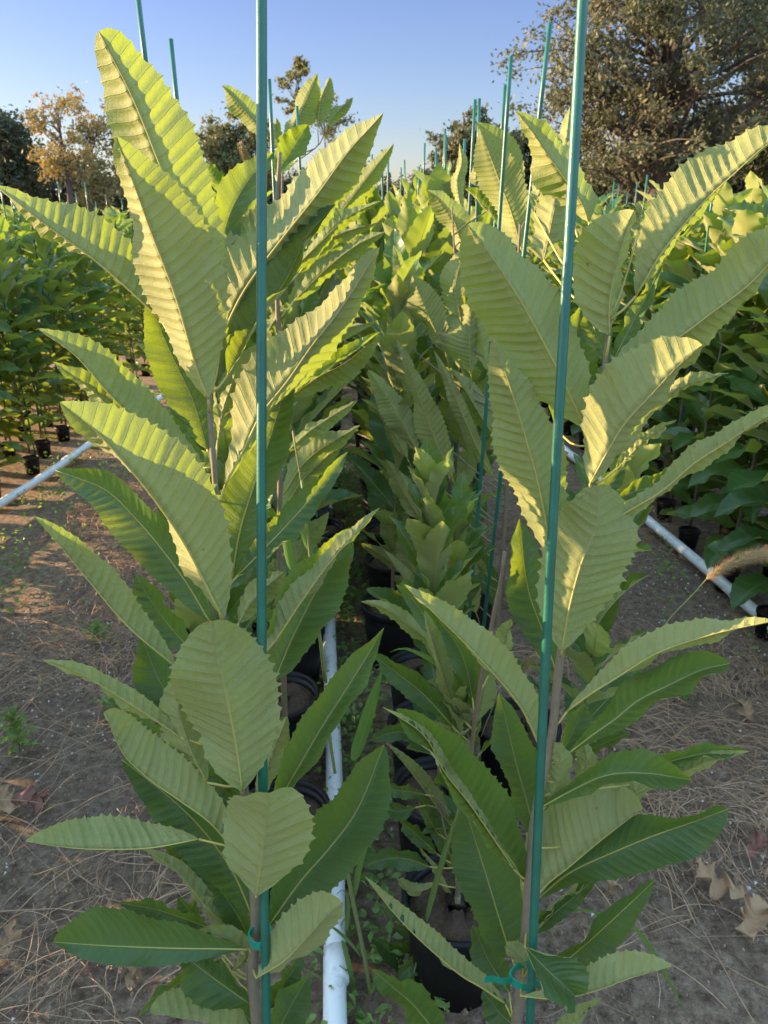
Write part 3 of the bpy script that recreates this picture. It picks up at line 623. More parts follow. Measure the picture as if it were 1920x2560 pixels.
def proto(seed, h, nleaf, parts, curve=0.03, steep=False):
    rs = random.Random(seed); ph = rs.uniform(0, 6); ax = rs.uniform(0, 6)
    st = [Vector((curve * math.sin(k / 9 * 3 + ph) * k / 9, curve * math.cos(k / 9 * 2 + ph) * k / 9, h * k / 9)) for k in range(10)]
    e = empty('chestnut_sapling', (0, 0, 0)); mb = MB(); mb.tube(st, [0.0075 - 0.005 * k / 9 for k in range(10)], 6); mb.build('stem', M_STEM, e)
    allmb = MB()
    for i in range(nleaf):
        f = i / (nleaf - 1); z = h * ((0.14 if steep else .02) + (.86 if steep else .98) * f ** 0.9); az = ax + i * 2.39996 + rs.uniform(-.3, .3)
        k = min(int(z / h * 9), 8); u = z / h * 9 - k; base = st[k].lerp(st[k + 1], u)
        el = math.radians((44 + 32 * f if steep else 12 + 52 * f ** 1.5) + rs.uniform(-12, 12)); L = rs.uniform(0.20, 0.29) * (1.22 if steep else 1.12) * (1 - 0.25 * max(f - 0.8, 0) * 5) * (0.75 + 0.25 * min(f * 3, 1))
        mb = MB() if parts else allmb
        gen_leaf(mb, base, az, el, L, L * (rs.uniform(0.17, 0.21) if parts else rs.uniform(.19, .25)), math.radians(rs.uniform(5, 40) if steep else rs.uniform(10, 75)), rs, 12 if parts else 8, 3 if parts else 2, 3 if parts else 2, rib=parts)
        if parts: mb.build('leaf', [M_LEAFB, M_PET], e)
    if not parts: allmb.build('foliage', [M_LEAFB, M_PET], e)
    return e
random.seed(7)
NEAR = [proto(10 + i, 1.22, 30, True, steep=True) for i in range(4)]
FARC = [proto(50 + i, 1.2, 34, False, steep=True) for i in range(5)]
FAR = [proto(30 + i, 1.2, 46, False) for i in range(6)]
used = {}
def place_sapling(pr, x, y, z, sc, label, group):
    if pr.name not in used: used[pr.name] = 1; o = pr
    else: o = copy_tree(pr)
    o.location = (x, y, z); o.rotation_euler = (random.uniform(-.05, .05), random.uniform(-.05, .05), random.random() * 6.28); o.scale = (sc, sc, sc)
    tag(o, label, 'sapling', group); return o
SL = -0.045                                        # the rows drift a little to the left with distance
def band(y): return 'nearest' if y < 3.2 else 'near middle' if y < 5 else 'far middle' if y < 8 else 'farthest'
ORD = ('first', 'second', 'third', 'fourth')
def row_x(x0, y): return x0 + SL * y
# stakes whose tops are measured in the photo
TOPS = [(340, -60, 1.40, 'c'), (428, 97, 1.60, 'c'), (672, 198, 2.09, 'c'), (743, 265, 2.61, 'c'), (1377, 58, 1.55, 'd'), (1280, 140, 1.75, 'd'),
        (1262, 212, 2.17, 'd'), (1188, 248, 2.34, 'd'), (1112, 322, 3.30, 'd'), (1063, 357, 3.96, 'd')]
NMS = ['green stake at far upper left whose top leaves the frame', 'green stake with its cut top against the sky beside the tallest left leaf',
       'thin green stake directly right of the thick left stake', 'short thin green stake among the yellow leaf tips at upper centre',
       'green stake just left of the thick right stake, highest visible top', 'green stake crossing in front of the tan-edged leaf, second from the thick right stake',
       'green stake half hidden behind its neighbour, its top just below it', 'green stake fourth from the thick right stake, standing before the dark round tree',
       'slim green stake left of the dark round tree', 'slim green stake alone against the sky near the centre']
for (x, y, d, c), nm in zip(TOPS, NMS):
    t = unp(x, y, d); rr = random.Random(x); bx = t.x + (0.02 if x < 960 else {1377: -.085, 1280: -.05}.get(x, -0.03)) + rr.uniform(-.01, .01)
    stake(t, (bx, t.y + rr.uniform(-.05, .02), 0.12), nm, 0.0052)
    if d > 1.9: place_pot(bx, t.y, 'black nursery pot at the foot of a tall stake in the centre bed', 'black pots of the centre bed')
# centre bed
for lab, x0s, ystart in (('left', (-0.19, -0.43), 1.75), ('right', (0.14, 0.38), 2.28)):
    grp = 'chestnut saplings in the %s row of the centre bed' % lab
    for ci, x0 in enumerate(x0s):
        y = ystart + 0.16 * ci + (0.25 if abs(x0) > .4 else 0)
        while y < 12.5:
            x = row_x(x0, y) + random.uniform(-.03, .03); near = y < 3.0
            pr = random.choice(NEAR if near else FARC); sc = random.uniform(0.84, 1.04) * (0.94 if y < 3 and x0 < .2 else 1.0)
            place_sapling(pr, x, y, 0.23, sc, 'upright chestnut sapling, %s line of the %s row, %s stretch of the centre bed' % (('inner', 'outer')[ci], lab, band(y)), grp)
            place_pot(x, y, 'black nursery pot, %s line of the %s row, %s stretch of the centre bed' % (('inner', 'outer')[ci], lab, band(y)), 'black pots of the centre bed')
            if (y > 3.6 and random.random() < (.8 if y < 6 else .3)) and (lab == 'right' or ci == 0 or y > 7) or (ci == 1 and y < 3.6 and lab == 'right'):
                lean = random.uniform(-.05, .05); tz = 1.82 + random.uniform(-.08, .06) - 0.012 * y
                stake((x + 0.03 + lean, y + 0.02, tz), (x + 0.03, y, 0.12), 'green plant stake, %s row, %s stretch of the centre bed' % (lab, band(y)), 0.0050, 'green stakes of the centre bed')
            y += random.uniform(0.30, 0.38) if y < 4 else random.uniform(0.42, 0.60)
for x, y, sc in ((.13, 1.38, .60), (.44, 1.34, .66), (-.36, 1.52, .82), (.14, 1.62, .50), (.42, 1.62, .50), (.15, 1.14, .36), (-.34, 1.22, .62)):
    place_sapling(random.choice(NEAR), x, y, .22, sc, 'short chestnut sapling filling in low behind the two large front ones', 'short saplings low in the centre bed')
# pots near the front by hand
for q_ in (sapA, sapB, sapC, sapF): place_pot(q_.location.x, q_.location.y, 'black nursery pot holding the ' + {'chestnut_sapling': 'large front left sapling', 'chestnut_sapling.001': 'large front right sapling', 'chestnut_sapling.002': 'sapling behind the large left one'}.get(q_.name, 'half-height speckled sapling'), 'black pots of the centre bed')
print('ROOTS', [tuple(round(c, 2) for c in q_.location) for q_ in (sapA, sapB, sapC, sapD, sapE, sapF, sapG)])
for x, y in ((0.13, 1.38), (0.12, 1.62), (-0.36, 1.52), (0.36, 1.62), (0.12, 1.88)):
    place_pot(x, y, 'black nursery pot low in the front stretch of the centre bed', 'black pots of the centre bed')
# side beds
for lab, xs, y0, y1 in (('left', (-2.0, -2.26, -2.54, -2.82), 0.1, 12.0), ('right', (1.60, 1.84, 2.10, 2.38), 1.6, 12.0)):
    for ci, x0 in enumerate(xs):
        y = y0 + 0.1 * ci; dn = 0.62 if lab == 'left' else 1.0
        while y < y1:
            x = row_x(x0, y) + random.uniform(-.04, .04); sc = random.uniform(0.95, 1.08) * (1.06 if lab == 'right' else 0.99)
            pr = random.choice(FAR)
            place_sapling(pr, x, y, 0.13, sc, 'leafy chestnut sapling in the %s line of the %s bed, %s stretch' % (ORD[ci], lab, band(y)), 'chestnut saplings in the %s bed' % lab)
            place_pot(x, y, 'black nursery pot in the %s line of the %s bed, %s stretch' % (ORD[ci], lab, band(y)), 'black pots of the %s bed' % lab, 0.45)
            if random.random() < 0.8:
                stake((x + .03 + random.uniform(-.04, .04), y, 1.60 + random.uniform(-.1, .12)), (x + .03, y, .12), 'thin green stake in the %s line of the %s bed, %s stretch' % (ORD[ci], lab, band(y)), 0.0048, 'green stakes of the %s bed' % lab)
            y += (random.uniform(0.34, 0.46) if y < 6 else random.uniform(0.5, 0.75))  * (dn if y < 2.6 else 1.0)

# ------------------------------------------------------------------ ground and pipes
def ground():
    nx, ny = 150, 150; vs = []; fs = []
    from mathutils import noise as mn
    xs = [math.copysign(abs(u) ** 2.6 * 400, u) if abs(u) > .25 else u * 43.5 for u in np.linspace(-1, 1, nx)]
    xs = sorted(xs); ys = [-6 + 18 * (v / .6) if v < .6 else 12 + ((v - .6) / .4) ** 3 * 700 for v in np.linspace(0, 1, ny)]
    for y in ys:
        for x in xs: vs.append(Vector((x, y, 0.035 * mn.noise(Vector((x * 1.3, y * 1.3, 0))) + 0.012 * mn.noise(Vector((x * 6, y * 6, 3))) if abs(x) < 12 and y < 16 else 0)))
    for j in range(ny - 1):
        for i in range(nx - 1): a = j * nx + i; fs.append((a, a + 1, a + nx + 1, a + nx))
    mb = MB(); mb.add(vs, fs); o = mb.build('ground', M_SOIL); o['kind'] = 'structure'
ground()
def pipe(p0, p1, r, label):
    p0, p1 = Vector(p0), Vector(p1); mb = MB(); k = 60
    mb.tube([p0.lerp(p1, i / k) + Vector((0.004 * math.sin(i * .7), 0, 0.003 * math.sin(i * .9))) for i in range(k + 1)], r, 20)
    e = empty('irrigation_pipe', p0); mb.build('tube', M_PIPE, e, p0); tag(e, label, 'pipe')
    d = (p1 - p0).normalized()
    for s in (1.35, 3.2): 
        c = p0 + d * s; m2 = MB(); m2.tube([c - d * .035, c - d * .034, c + d * .034, c + d * .035], [r * 1.0, r * 1.14, r * 1.14, r * 1.0], 20); m2.build('coupling', M_PIPE, e, p0)
c0, c1 = gnd(842, 2560, .06), gnd(822, 1310, .06); d = (c1 - c0); pipe(c0 - d * 0.5, c0 + d * 3.6, 0.0235, 'white plastic irrigation pipe running down the middle of the centre bed')
c0, c1 = gnd(0, 1262, .06), gnd(225, 1112, .06); d = (c1 - c0); pipe(c0 - d * 2.2, c0 + d * 6, 0.023, 'white plastic pipe lying under the left bed')
c0, c1 = gnd(1920, 1555, .06), gnd(1590, 1275, .06); d = (c1 - c0); pipe(c0 - d * 1.0, c0 + d * 8, 0.023, 'white plastic pipe lying under the right bed')

# ------------------------------------------------------------------ litter on the ground
def straw():
    rs = random.Random(11); mb = MB(); mb2 = MB()
    def strand(x, y, L, a, w, m):
        z = 0.03 + rs.random() * .03; pts = []; k = 5; c = rs.gauss(0, 1.3); hop = rs.uniform(0, .03)
        for i in range(k):
            pts.append(Vector((x, y, z - .02 + hop * math.sin(math.pi * i / (k - 1)) + (rs.random() * .006)))); x += math.cos(a) * L / k; y += math.sin(a) * L / k; a += c / k
        m.tube(pts, [w, w, w, w * .8, w * .4], 3, cap=False)
    for _ in range(14000):
        if rs.random() < .6: x = rs.uniform(-1.7, -.5); y = rs.uniform(.7, 5)
        else: x = rs.uniform(.35, 1.5); y = rs.uniform(.7, 4)
        cx = math.floor(x * 2.5 + .5) * .77; a = math.sin(cx * 3 + math.floor(y * 2) * 1.7) * 1.5 + rs.gauss(0, .6)
        dens = math.sin(x * 4.3 + y * 2.1) + math.sin(x * 1.9 - y * 3.7) + rs.uniform(-1, 1)
        if dens < -0.2: continue
        strand(x, y, rs.uniform(.04, .22), a, rs.uniform(.0005, .0014), mb)
    o = mb.build('dry_straw', M_STRAW); tag(o, 'dry brown straw strewn over the bare soil of the aisles', 'straw', kind='stuff')
    for _ in range(4200):
        x = rs.choice((rs.uniform(-1.4, -.3), rs.uniform(.0, 1.4))); y = rs.uniform(.7, 3.2)
        if math.sin(x * 5.1 + 1) + math.sin(y * 4.3 + x * 2) + rs.uniform(-1, 1) < 0.3: continue
        s = rs.uniform(.0016, .0052); c = Vector((x, y, .028 + rs.random() * .01)); q = [Vector((rs.uniform(-s, s), rs.uniform(-s, s), rs.uniform(-s, s))) for _ in range(4)]
        q = [c + Vector((s, 0, 0)) + q[0] * .4, c + Vector((-s * .5, s, 0)) + q[1] * .4, c + Vector((-s * .5, -s, 0)) + q[2] * .4, c + Vector((0, 0, s * 1.2)) + q[3] * .4]
        mb2.add(q, [(0, 2, 1), (0, 1, 3), (1, 2, 3), (2, 0, 3)])
    o = mb2.build('perlite_grit', M_PERL, smooth=False); tag(o, 'tiny white perlite crumbs scattered on the soil', 'grit', kind='stuff')
straw()
def clods():
    rs = random.Random(21); mb = MB(); mb2 = MB()
    for _ in range(9000):
        x = rs.choice((rs.uniform(-1.5, -.25), rs.uniform(.0, 1.5))); y = rs.uniform(.7, 3.6); s = rs.uniform(.002, .006) * (2 if rs.random() < .06 else 1); c = Vector((x, y, .026 + rs.random() * .008))
        vs = [c + Vector((math.cos(k * 1.2566) * s * rs.uniform(.6, 1.2), math.sin(k * 1.2566) * s * rs.uniform(.6, 1.2), -s * .3)) for k in range(5)] + [c + Vector((math.cos(k * 1.2566 + .6) * s * rs.uniform(.3, .7), math.sin(k * 1.2566 + .6) * s * rs.uniform(.3, .7), s * rs.uniform(.5, .9))) for k in range(5)]
        mb.add(vs, [(k, (k + 1) % 5, 5 + (k + 1) % 5, 5 + k) for k in range(5)] + [(5, 6, 7, 8, 9)])
    o = mb.build('soil_clods', M_CLOD, smooth=False); tag(o, 'small crumbly clods of brown soil on the ground', 'soil clods', kind='stuff')
    for i in range(230):
        left = i % 3 != 0; x, y = (rs.uniform(-1.35, -.45), rs.uniform(.85, 2.6)) if left else (rs.uniform(.45, 1.25), rs.uniform(.9, 2.4))
        L = rs.uniform(.15, .5); a = rs.gauss(.4 if left else 2.2, .8); c = rs.gauss(0, .9); w = rs.uniform(.0007, .0016); hp = rs.uniform(.005, .05); pts = []
        for k in range(10):
            pts.append(Vector((x, y, .035 + hp * math.sin(math.pi * k / 9) + rs.random() * .003))); x += math.cos(a) * L / 9; y += math.sin(a) * L / 9; a += c / 9 + rs.gauss(0, .08)
        mb2.tube(pts, [w * (1 - .06 * k) for k in range(10)], 4, cap=False)
    o = mb2.build('long_straw', M_STRAW); tag(o, 'long bleached grass stalks lying loose over the soil', 'straw', kind='stuff')
clods()
M_DEAD = simple('dead_leaf', (0.30, 0.17, 0.09), (0.42, 0.27, 0.15), 0.75, 25, .5, dist=.003); M_DEADR = simple('dead_leaf_red', (0.26, 0.12, 0.08), (0.18, 0.08, 0.06), .7, 25, .5, dist=.003)
def dead_leaf(px, py, L, az, label, m=M_DEAD, lobed=True, seed=0):
    c = gnd(px, py, .05); rs = random.Random(seed); mb = MB(); out = Vector((math.cos(az), math.sin(az), .15)); L *= .75; P = [c + out * (L * (k / 4 - .5)) + UPV * (.016 * math.sin(k * 1.7 + seed)) for k in range(5)]
    sd = out.cross(UPV).normalized(); W_ = L * (.26 if lobed else .22)
    sdl = lambda t: (-sd + UPV * .5) * W_ * (1 + (.3 * math.sin(t * 22) if lobed else 0)); sdr = lambda t: (sd + UPV * .35) * W_ * (1 + (.3 * math.sin(t * 22 + 1) if lobed else 0))
    blade(mb, P, sdl, sdr, 12, 3, 4, .45, .6, seed=seed, pleat=.003, wave=.012, rib=False)
    o = mb.build('fallen_leaf', m, None, c); o.location = c; tag(o, label, 'fallen leaf')
dead_leaf(1800, 2210, .16, 2.4, 'large lobed brown dead leaf lying on the soil at lower right', seed=1)
dead_leaf(1880, 2300, .14, .8, 'crumpled brown dead leaf at the lower right edge', seed=2)
dead_leaf(1868, 1780, .10, 1.7, 'curled light brown leaf upright on the soil at right', seed=3)
dead_leaf(1900, 2110, .11, .4, 'reddish brown leaf at the right edge of the ground', M_DEADR, seed=4)
dead_leaf(235, 2405, .07, .9, 'dark purple shrivelled leaf on the soil at lower left', M_DEADR, False, seed=5)
dead_leaf(75, 2000, .13, .2, 'reddish dead leaf beside the straw at left edge', M_DEADR, seed=6)
dead_leaf(15, 2010, .13, 2.2, 'pale tan dead leaf on the straw at left edge', seed=7)
dead_leaf(15, 2350, .10, 1.2, 'brown curled leaf at the lower left edge', seed=8)
dead_leaf(330, 2430, .06, 2.2, 'small tan dead leaf on the gritty soil at lower left', seed=9)
dead_leaf(1530, 2220, .06, .5, 'small pale crumpled leaf between the saplings and the big brown leaf', seed=10)

# weeds, grasses
def ribbon(mb, P, w, n=14, fold=.35, mat=0, tip=True):
    mid = catmull(P, n); vs = []; uvs = []; fs = []
    for i, p in enumerate(mid):
        t = i / (n - 1); T = (mid[min(i + 1, n - 1)] - mid[max(i - 1, 0)]).normalized(); v = (p - Vector((0, 0, CAMZ))).normalized()
        s = T.cross(Vector((0.25, 1, 0.3)).normalized()).normalized(); nn = s.cross(T); ww = w * (min(t * 5 + .45, 1)) * (1 - max(t - .45, 0) ** 1.5 / .55 ** 1.5 if tip else 1)
        vs += [p - s * ww + nn * fold * ww, p, p + s * ww + nn * fold * ww]; uvs += [(.25, -1), (.25, 0.2), (.25, 1)]
    for i in range(n - 1):
        a = i * 3; fs += [(a, a + 1, a + 4, a + 3), (a + 1, a + 2, a + 5, a + 4)]
    mb.add(vs, fs, mat, uvs)
def pxp(reg, pts, D):
    ox, oy, sc = REG[reg]; return [unp(ox + x / sc, oy + y / sc, D(oy + y / sc)) for x, y in pts]
M_GSTEM = simple('grass_stem', (0.16, 0.24, 0.06), (0.22, 0.20, 0.08), .5, 20)
DG = lambda y: dep(1.08, min(y, 2560)) * .96
def grass_plant(label, blades, stems, D):
    org = None; parts = []
    for reg, pts, w in blades: parts.append(('blade', pxp(reg, pts, D), w, M_GRASS))
    for reg, pts, w in stems: parts.append(('stalk', pxp(reg, pts, D), w, M_GSTEM))
    low = min((p for q in parts for p in q[1]), key=lambda p: p.z).copy(); e = empty('tall_grass', low); tag(e, label, 'grass')
    for nm, P, w, m in parts:
        mb = MB()
        if nm == 'stalk': mb.tube(catmull(P, 16), w, 6)
        else: ribbon(mb, P, w)
        mb.build(nm, m, e, low)
    return e
grass_plant('tall green grass with a jointed stalk growing beside the white centre pipe',
  [('7', [(505,1080),(545,860),(620,600),(740,250)], .006), ('7', [(1010,1225),(1080,960),(1190,600),(1330,240)], .0055),
   ('7', [(350,1262),(430,1330),(500,1400),(560,1475)], .006), ('7', [(460,1290),(470,1100),(440,1010),(380,1050)], .004),
   ('7', [(430,1360),(480,1560),(505,1720),(530,1960)], .006), ('7', [(165,1555),(300,1640),(380,1740),(440,1880)], .005),
   ('g', [(75,620),(40,420),(20,180),(60,150)], .0075), ('g', [(195,480),(150,330),(105,180),(95,160)], .006)],
  [('7', [(660,1990),(590,1500),(500,1070),(450,770)], .0045), ('g', [(320,1400),(290,1150),(250,900),(150,0)], .0022), ('3', [(1400,1560),(1370,1300),(1310,760),(1265,480)], .0016),
   ('7', [(380,200),(350,0),(320,-260)], .003), ('7', [(900,1700),(980,1360),(1100,900),(1250,400)], .0018)], DG)
grass_plant('drooping blue-green grass blade with dew drops arching over the centre', [('g', [(1330,1580),(1240,1440),(1100,1290),(950,1200),(850,1165),(755,1192)], .0085),
   ('g', [(505,1940),(570,1750),(640,1520),(715,1290)], .012)], [], lambda y: dep(1.15, min(y, 2200)))
grass_plant('thin pale grass blade bending down over the soil at lower right', [('6', [(700,1250),(850,1240),(1045,1290),(1150,1400),(1240,1560),(1315,1700)], .0055)], [], lambda y: dep(1.0, min(y, 2500)))
def foxtail(label, headpx, stalkpx, D, r, reg, nb=900, bl=.012):
    H_ = catmull(pxp(reg, headpx, D), 30); St = catmull(pxp(reg, stalkpx, D), 16); org = St[-1].copy(); e = empty('foxtail_grass', org); tag(e, label, 'grass')
    mb = MB(); mb.tube(St, .0009, 5); mb.build('stalk', M_GSTEM, e, org)
    rs = random.Random(3); mb = MB(); k = len(H_); mb.tube(H_, [r * .55 * math.sin(math.pi * min(max((i + 1.5) / (k + 1), .0), 1)) ** .5 + .0004 for i in range(k)], 7)
    mbb = MB()
    for _ in range(nb):
        i = rs.randrange(k - 1); T = (H_[i + 1] - H_[i]).normalized(); a = T.orthogonal().normalized(); a.rotate(Matrix.Rotation(rs.random() * 6.28, 3, T))
        c = H_[i].lerp(H_[i + 1], rs.random()); rr = r * math.sin(math.pi * min((i + 1.5) / (k + 1), 1)) ** .5
        s0 = c + a * rr * .5; sd2 = a.cross(T) * .0011; 
        mb.add([s0 - sd2, s0 + sd2, s0 + a * rr * .5 + T * .0016], [(0, 1, 2)]); mb.add([s0 - T * .0005, s0 + T * .0012 + a * rr * .3, s0 + a * rr * .55 + T * .001], [(0, 1, 2)])
        tipp = s0 + a * bl * rs.uniform(.6, 1.1) + T * bl * rs.uniform(.3, .9); mbb.add([s0 - sd2 * .24, s0 + sd2 * .24, tipp], [(0, 1, 2)])
    h = mb.build('seed_head', M_FOX, e, org); mbb.build('bristles', M_BRIS, h, org)
foxtail('bristly foxtail seed head glowing in the sun at the right edge', [(935,1760),(1100,1660),(1250,1600),(1400,1585),(1540,1620),(1640,1690)], [(935,1760),(820,1890),(700,2010),(600,2130),(420,2320)],
        lambda y: dep(0.86, y), .0062, 'e', 2400, .012)
foxtail('small green foxtail head behind the right stake', [(540,1560),(590,1510),(660,1450)], [(540,1560),(480,1650),(420,1800)], lambda y: dep(1.1, y), .006, '4', 1200, .009)
foxtail('brown foxtail head against the sky left of the thick left stake', [(1085,770),(1070,700),(1035,620)], [(1085,770),(1100,860),(1110,1000)], lambda y: dep(1.5, y), .008, '1', 1400, .006)
M_WEED = leaf_material('weed_leaf', top=(0.12, 0.24, 0.06), top2=(0.20, 0.33, 0.08), bot=(0.16, 0.26, 0.08), bot2=(0.2, 0.3, 0.1), trans=(0.4, 0.55, 0.05), trans2=(0.5, 0.6, 0.08), tfac=.4, detail=False)
def weed(px, py, h, n, label, seed, spread=.05, cat='weed'):
    c = gnd(px, py, .02); rs = random.Random(seed); e = empty('weed', c); tag(e, label, cat); mb = MB(); mb.tube([c, c + Vector((.004, 0, h * .5)), c + Vector((0, .003, h))], .0016, 5); mb.build('stalk', M_GSTEM, e, c)
    mb = MB()
    for i in range(n):
        f = i / n; z = h * (.15 + .85 * f); az = i * 2.4; L = spread * (1.1 - .5 * f); gen_leaf(mb, c + Vector((0, 0, z)), az, math.radians(15 + 60 * f), L, L * .13, .4, rs, 6, 2, 1, rib=False)
    mb.build('foliage', M_WEED, e, c)
weed(50, 1880, .13, 26, 'small bright green weed with a rosette top on the soil at left', 1, .07)
weed(245, 1600, .05, 12, 'low blue-green weed on the soil left of the front sapling', 2, .07)
weed(290, 1790, .06, 10, 'spindly grey-green weed behind the small bright weed', 3, .09)
weed(1700, 1745, .03, 14, 'low green weed patch in the straw at right', 4, .05)
def cover():
    rs = random.Random(9); mb = MB(); r2 = random.Random(4)
    def clump(x, y, s):
        for _ in range(rs.randint(5, 9)):
            c = Vector((x + rs.gauss(0, s), y + rs.gauss(0, s), .03 + rs.random() * .05)); gen_leaf(mb, c, rs.random() * 6.28, rs.uniform(-.2, .9), rs.uniform(.014, .035), rs.uniform(.004, .008), .5, r2, 3, 1, 1, rib=False)
    for _ in range(320):
        y = rs.uniform(.9, 5.0); clump(row_x(0.0, y) + rs.gauss(0, .07), y, .03)
    for _ in range(200):
        y = rs.uniform(2.2, 6.5); clump(-1.62 + rs.gauss(0, .18) + SL * y, y, .05)
    for _ in range(60):
        y = rs.uniform(2.2, 6.5); clump(1.25 + rs.gauss(0, .14) + SL * y, y, .05)
    o = mb.build('ground_weeds', M_WEED); tag(o, 'low small-leaved weeds creeping between pots and along the pipes', 'weeds', kind='stuff')
cover()

# ------------------------------------------------------------------ trees behind the field
def tree_leaf_mat(name, c1, c2, tr):
    m, t, out = mat(name); L = t.links; tc = N(t, 'ShaderNodeTexCoord'); n = noise(t, .45, 3, .6, tc.outputs['Object']); n2 = noise(t, 3.5, 3, .6, tc.outputs['Object'])
    c = mixc(t, ramp(t, mth(t, 'ADD', mth(t, 'MULTIPLY', n, .6), mth(t, 'MULTIPLY', n2, .4)), [(.38, (0, 0, 0)), (.62, (1, 1, 1))]), c1, c2)
    p = N(t, 'ShaderNodeBsdfPrincipled'); p.inputs['Roughness'].default_value = .6; p.inputs['Specular IOR Level'].default_value = .3; L.new(c, p.inputs['Base Color'])
    q = N(t, 'ShaderNodeBsdfTranslucent'); q.inputs[0].default_value = (*tr, 1); mx = N(t, 'ShaderNodeMixShader'); mx.inputs[0].default_value = .25
    L.new(p.outputs[0], mx.inputs[1]); L.new(q.outputs[0], mx.inputs[2]); L.new(mx.outputs[0], out.inputs[0]); return m
T_OAK = tree_leaf_mat('oak_foliage', (0.056, 0.074, 0.042), (0.17, 0.155, 0.088), (0.15, 0.17, 0.06)); T_YEL = tree_leaf_mat('yellowing_foliage', (0.19, 0.20, 0.09), (0.27, 0.24, 0.11), (0.45, 0.27, 0.04))
T_DRK = tree_leaf_mat('dark_foliage', (0.035, 0.048, 0.026), (0.082, 0.085, 0.045), (0.07, 0.09, 0.03)); T_GRN = tree_leaf_mat('green_foliage', (0.10, 0.115, 0.045), (0.20, 0.17, 0.07), (0.24, 0.25, 0.08))
M_BARK = simple('tree_bark', (0.05, 0.04, 0.032), (0.11, 0.088, 0.07), .9, 6, .6, dist=.02)
def tree(px, H, ytop, wpx, yc, label, leafm, nleaf, lsize, seed, trunk_r=.22, cb=None, gap=.0, group=None, clump=.42, ncl=None, squash=1.0, lean=0.0):
    """cr: crown radius; cz: crown centre height; nleaf leaves in clumps round the branch ends."""
    hz = lambda y: CAMZ + H * math.tan(math.atan((1280 - y) / FPX) - PITCH)
    height = hz(ytop); cz = hz(yc); cr = wpx / FPX * H * .93 / 1.12
    rs = random.Random(seed); g = np.random.default_rng(seed); x = (px - 960) / FPX * (H * CP - 1.5 * SP); root = Vector((x, H, 0)); e = empty('tree', root); tag(e, label, 'tree', group)
    ch = height - cz; tr = MB(); ends = []; lo = cb if cb is not None else max(cz - ch, .8)
    top = Vector((lean * 2.0, 0, height * .86)); kx = [Vector((0, 0, -.1))]
    for k in range(1, 9): kx.append(Vector((lean * 2 * k / 8 + rs.gauss(0, .05) * cr * .3, rs.gauss(0, .04) * cr * .3, height * .86 * k / 8)))
    tr.tube(kx, [trunk_r * (1.15 - k / 8 * .95) for k in range(9)], 8)
    ncl = ncl or 46
    for i in range(ncl):
        u = g.normal(size=3); u /= np.linalg.norm(u); rad = g.uniform(.45, 1.0) ** .6
        c = Vector((u[0] * cr * rad + lean * 1.6, u[1] * cr * rad * .8, cz + u[2] * ch * rad * squash))
        if c.z < lo: c.z = lo + g.uniform(0, .3) * ch
        k = min(max(int((c.z - g.uniform(.15, .4) * cr) / (height * .86) * 8), 1), 7); s = kx[k]; m1 = s.lerp(c, .5) + Vector((g.normal() * .12 * cr, g.normal() * .12 * cr, g.uniform(.0, .12) * cr))
        r0 = trunk_r * (.42 - .03 * k); tr.tube([s, s.lerp(m1, .5) + Vector((0, 0, .05 * cr)), m1, m1.lerp(c, .5), c], [r0, r0 * .75, r0 * .5, r0 * .3, .012], 5, cap=False); ends.append(c)
        for _ in range(3):
            c2 = c + Vector((g.normal(), g.normal(), g.normal() * .8)) * cr * .22; tr.tube([m1.lerp(c, .6), c2.lerp(c, .4), c2], [r0 * .22, r0 * .14, .006], 4, cap=False); ends.append(c2)
    tr.build('trunk', M_BARK, e)
    E = np.array([tuple(c) for c in ends]); wts = g.uniform(.3, 1.0, len(E)); wts /= wts.sum(); idx = g.choice(len(E), nleaf, p=wts)
    C = E[idx] + g.normal(size=(nleaf, 3)) * np.array([1, 1, .8]) * cr * clump * .42 * g.uniform(.3, 1.0, (nleaf, 1))
    A = g.normal(size=(nleaf, 3)); A /= np.linalg.norm(A, axis=1)[:, None]; B = np.cross(A, g.normal(size=(nleaf, 3))); B /= np.linalg.norm(B, axis=1)[:, None]
    s = lsize * g.uniform(.6, 1.3, (nleaf, 1)); V = np.stack([C - A * s, C + B * s * .45, C + A * s, C - B * s * .45], 1).reshape(-1, 3)
    me = bpy.data.meshes.new('crown'); me.from_pydata(V.tolist(), [], [(4 * i, 4 * i + 1, 4 * i + 2, 4 * i + 3) for i in range(nleaf)]); me.materials.append(leafm); me.update()
    link(bpy.data.objects.new('crown', me), e); return e
tree(1650, 27, -260, 330, 120, 'huge spreading brownish-green tree filling the upper right of the sky', T_OAK, 40000, .085, 1, .42, cb=2.0, ncl=110, clump=.20)
tree(2010, 31, -260, 250, 120, 'dark tall tree at the right edge behind the huge brownish one', T_DRK, 34000, .12, 2, .3, cb=1.5, ncl=60, clump=.32)
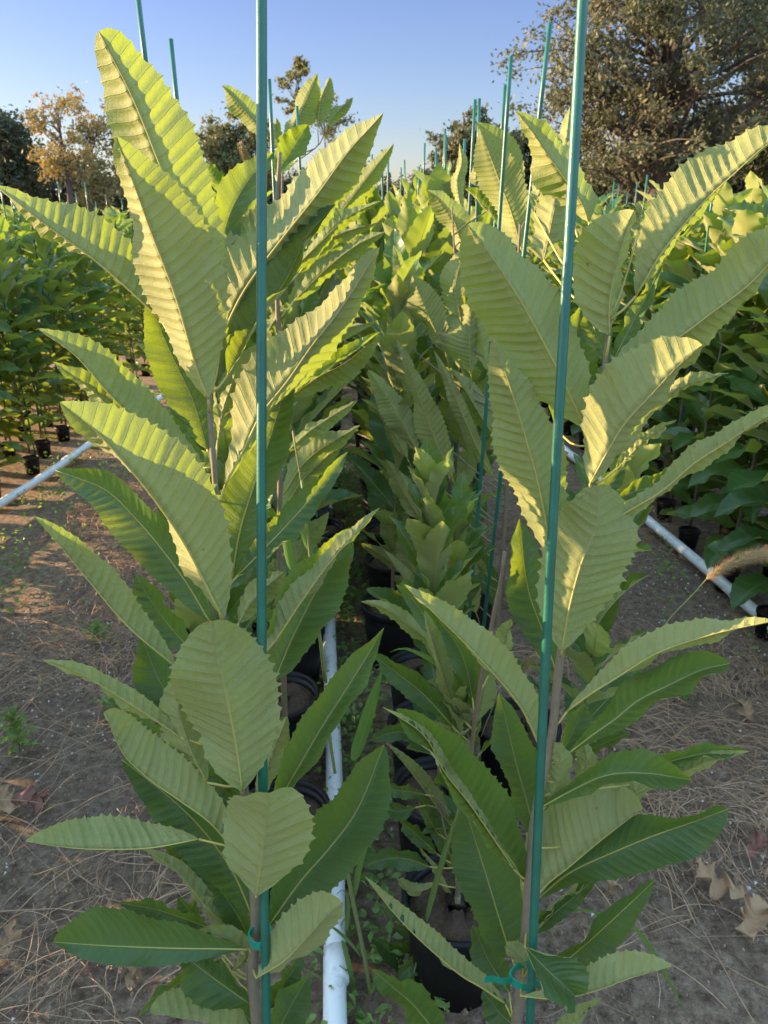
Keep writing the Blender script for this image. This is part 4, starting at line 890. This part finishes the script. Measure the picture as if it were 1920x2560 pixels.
tree(1800, 40, 330, 230, 470, 'dark low tree behind the foot of the huge right tree', T_DRK, 22000, .15, 12, .25, cb=.6, ncl=50)
tree(1480, 44, 400, 200, 500, 'dark bushy tree low behind the front right sapling', T_DRK, 16000, .15, 13, .25, cb=.6, ncl=50)
tree(1180, 36, 278, 100, 420, 'rounded olive-brown tree behind the slim stakes right of centre', T_OAK, 26000, .10, 3, .2, cb=.8, ncl=46, clump=.35)
tree(1290, 46, 305, 80, 430, 'dark narrow tree beside the rounded olive one', T_DRK, 18000, .14, 4, .2, cb=.8, ncl=40)
tree(605, 34, 290, 95, 400, 'rounded green tree behind the front left stake', T_GRN, 20000, .09, 5, .2, cb=1.0, ncl=46, clump=.35)
tree(750, 34, 135, 42, 215, 'tall thin sparse tree poking above the leaf tips at upper centre', T_GRN, 1500, .09, 6, .07, cb=4.0, ncl=18)
tree(815, 38, 245, 70, 300, 'wispy small tree crown right of the leaf tips at upper centre', T_GRN, 2200, .08, 16, .07, cb=3.0, ncl=18)
tree(165, 30, 225, 75, 350, 'thin yellowing tree with a bare vine-wrapped trunk at left', T_YEL, 2300, .085, 7, .15, cb=2.0, ncl=30)
tree(235, 33, 265, 95, 430, 'golden brown shrubby tree right of the thin yellow one', T_YEL, 4800, .09, 8, .12, cb=.8, ncl=34)
tree(-30, 33, 250, 150, 420, 'dark green tree at the left edge of the field', T_DRK, 15000, .11, 9, .3, cb=.6, ncl=60)
tree(130, 40, 440, 190, 500, 'dark low tree behind the left bed', T_DRK, 14000, .15, 10, .2, cb=.4, ncl=40)
for i, (px, H, yt, w) in enumerate(((840, 60, 430, 90), (930, 66, 470, 110), (1010, 62, 490, 90), (1090, 64, 440, 90), (720, 62, 440, 120), (560, 60, 450, 110), (440, 58, 470, 120), (340, 56, 470, 110), (1380, 58, 420, 120), (1560, 58, 430, 140))):
    tree(px, H, yt, w, (yt + 530) / 2, 'low dark tree in the distant tree line on the horizon', T_DRK, 7000, .18, 40 + i, .12, cb=.4, ncl=30, group='trees of the distant tree line')
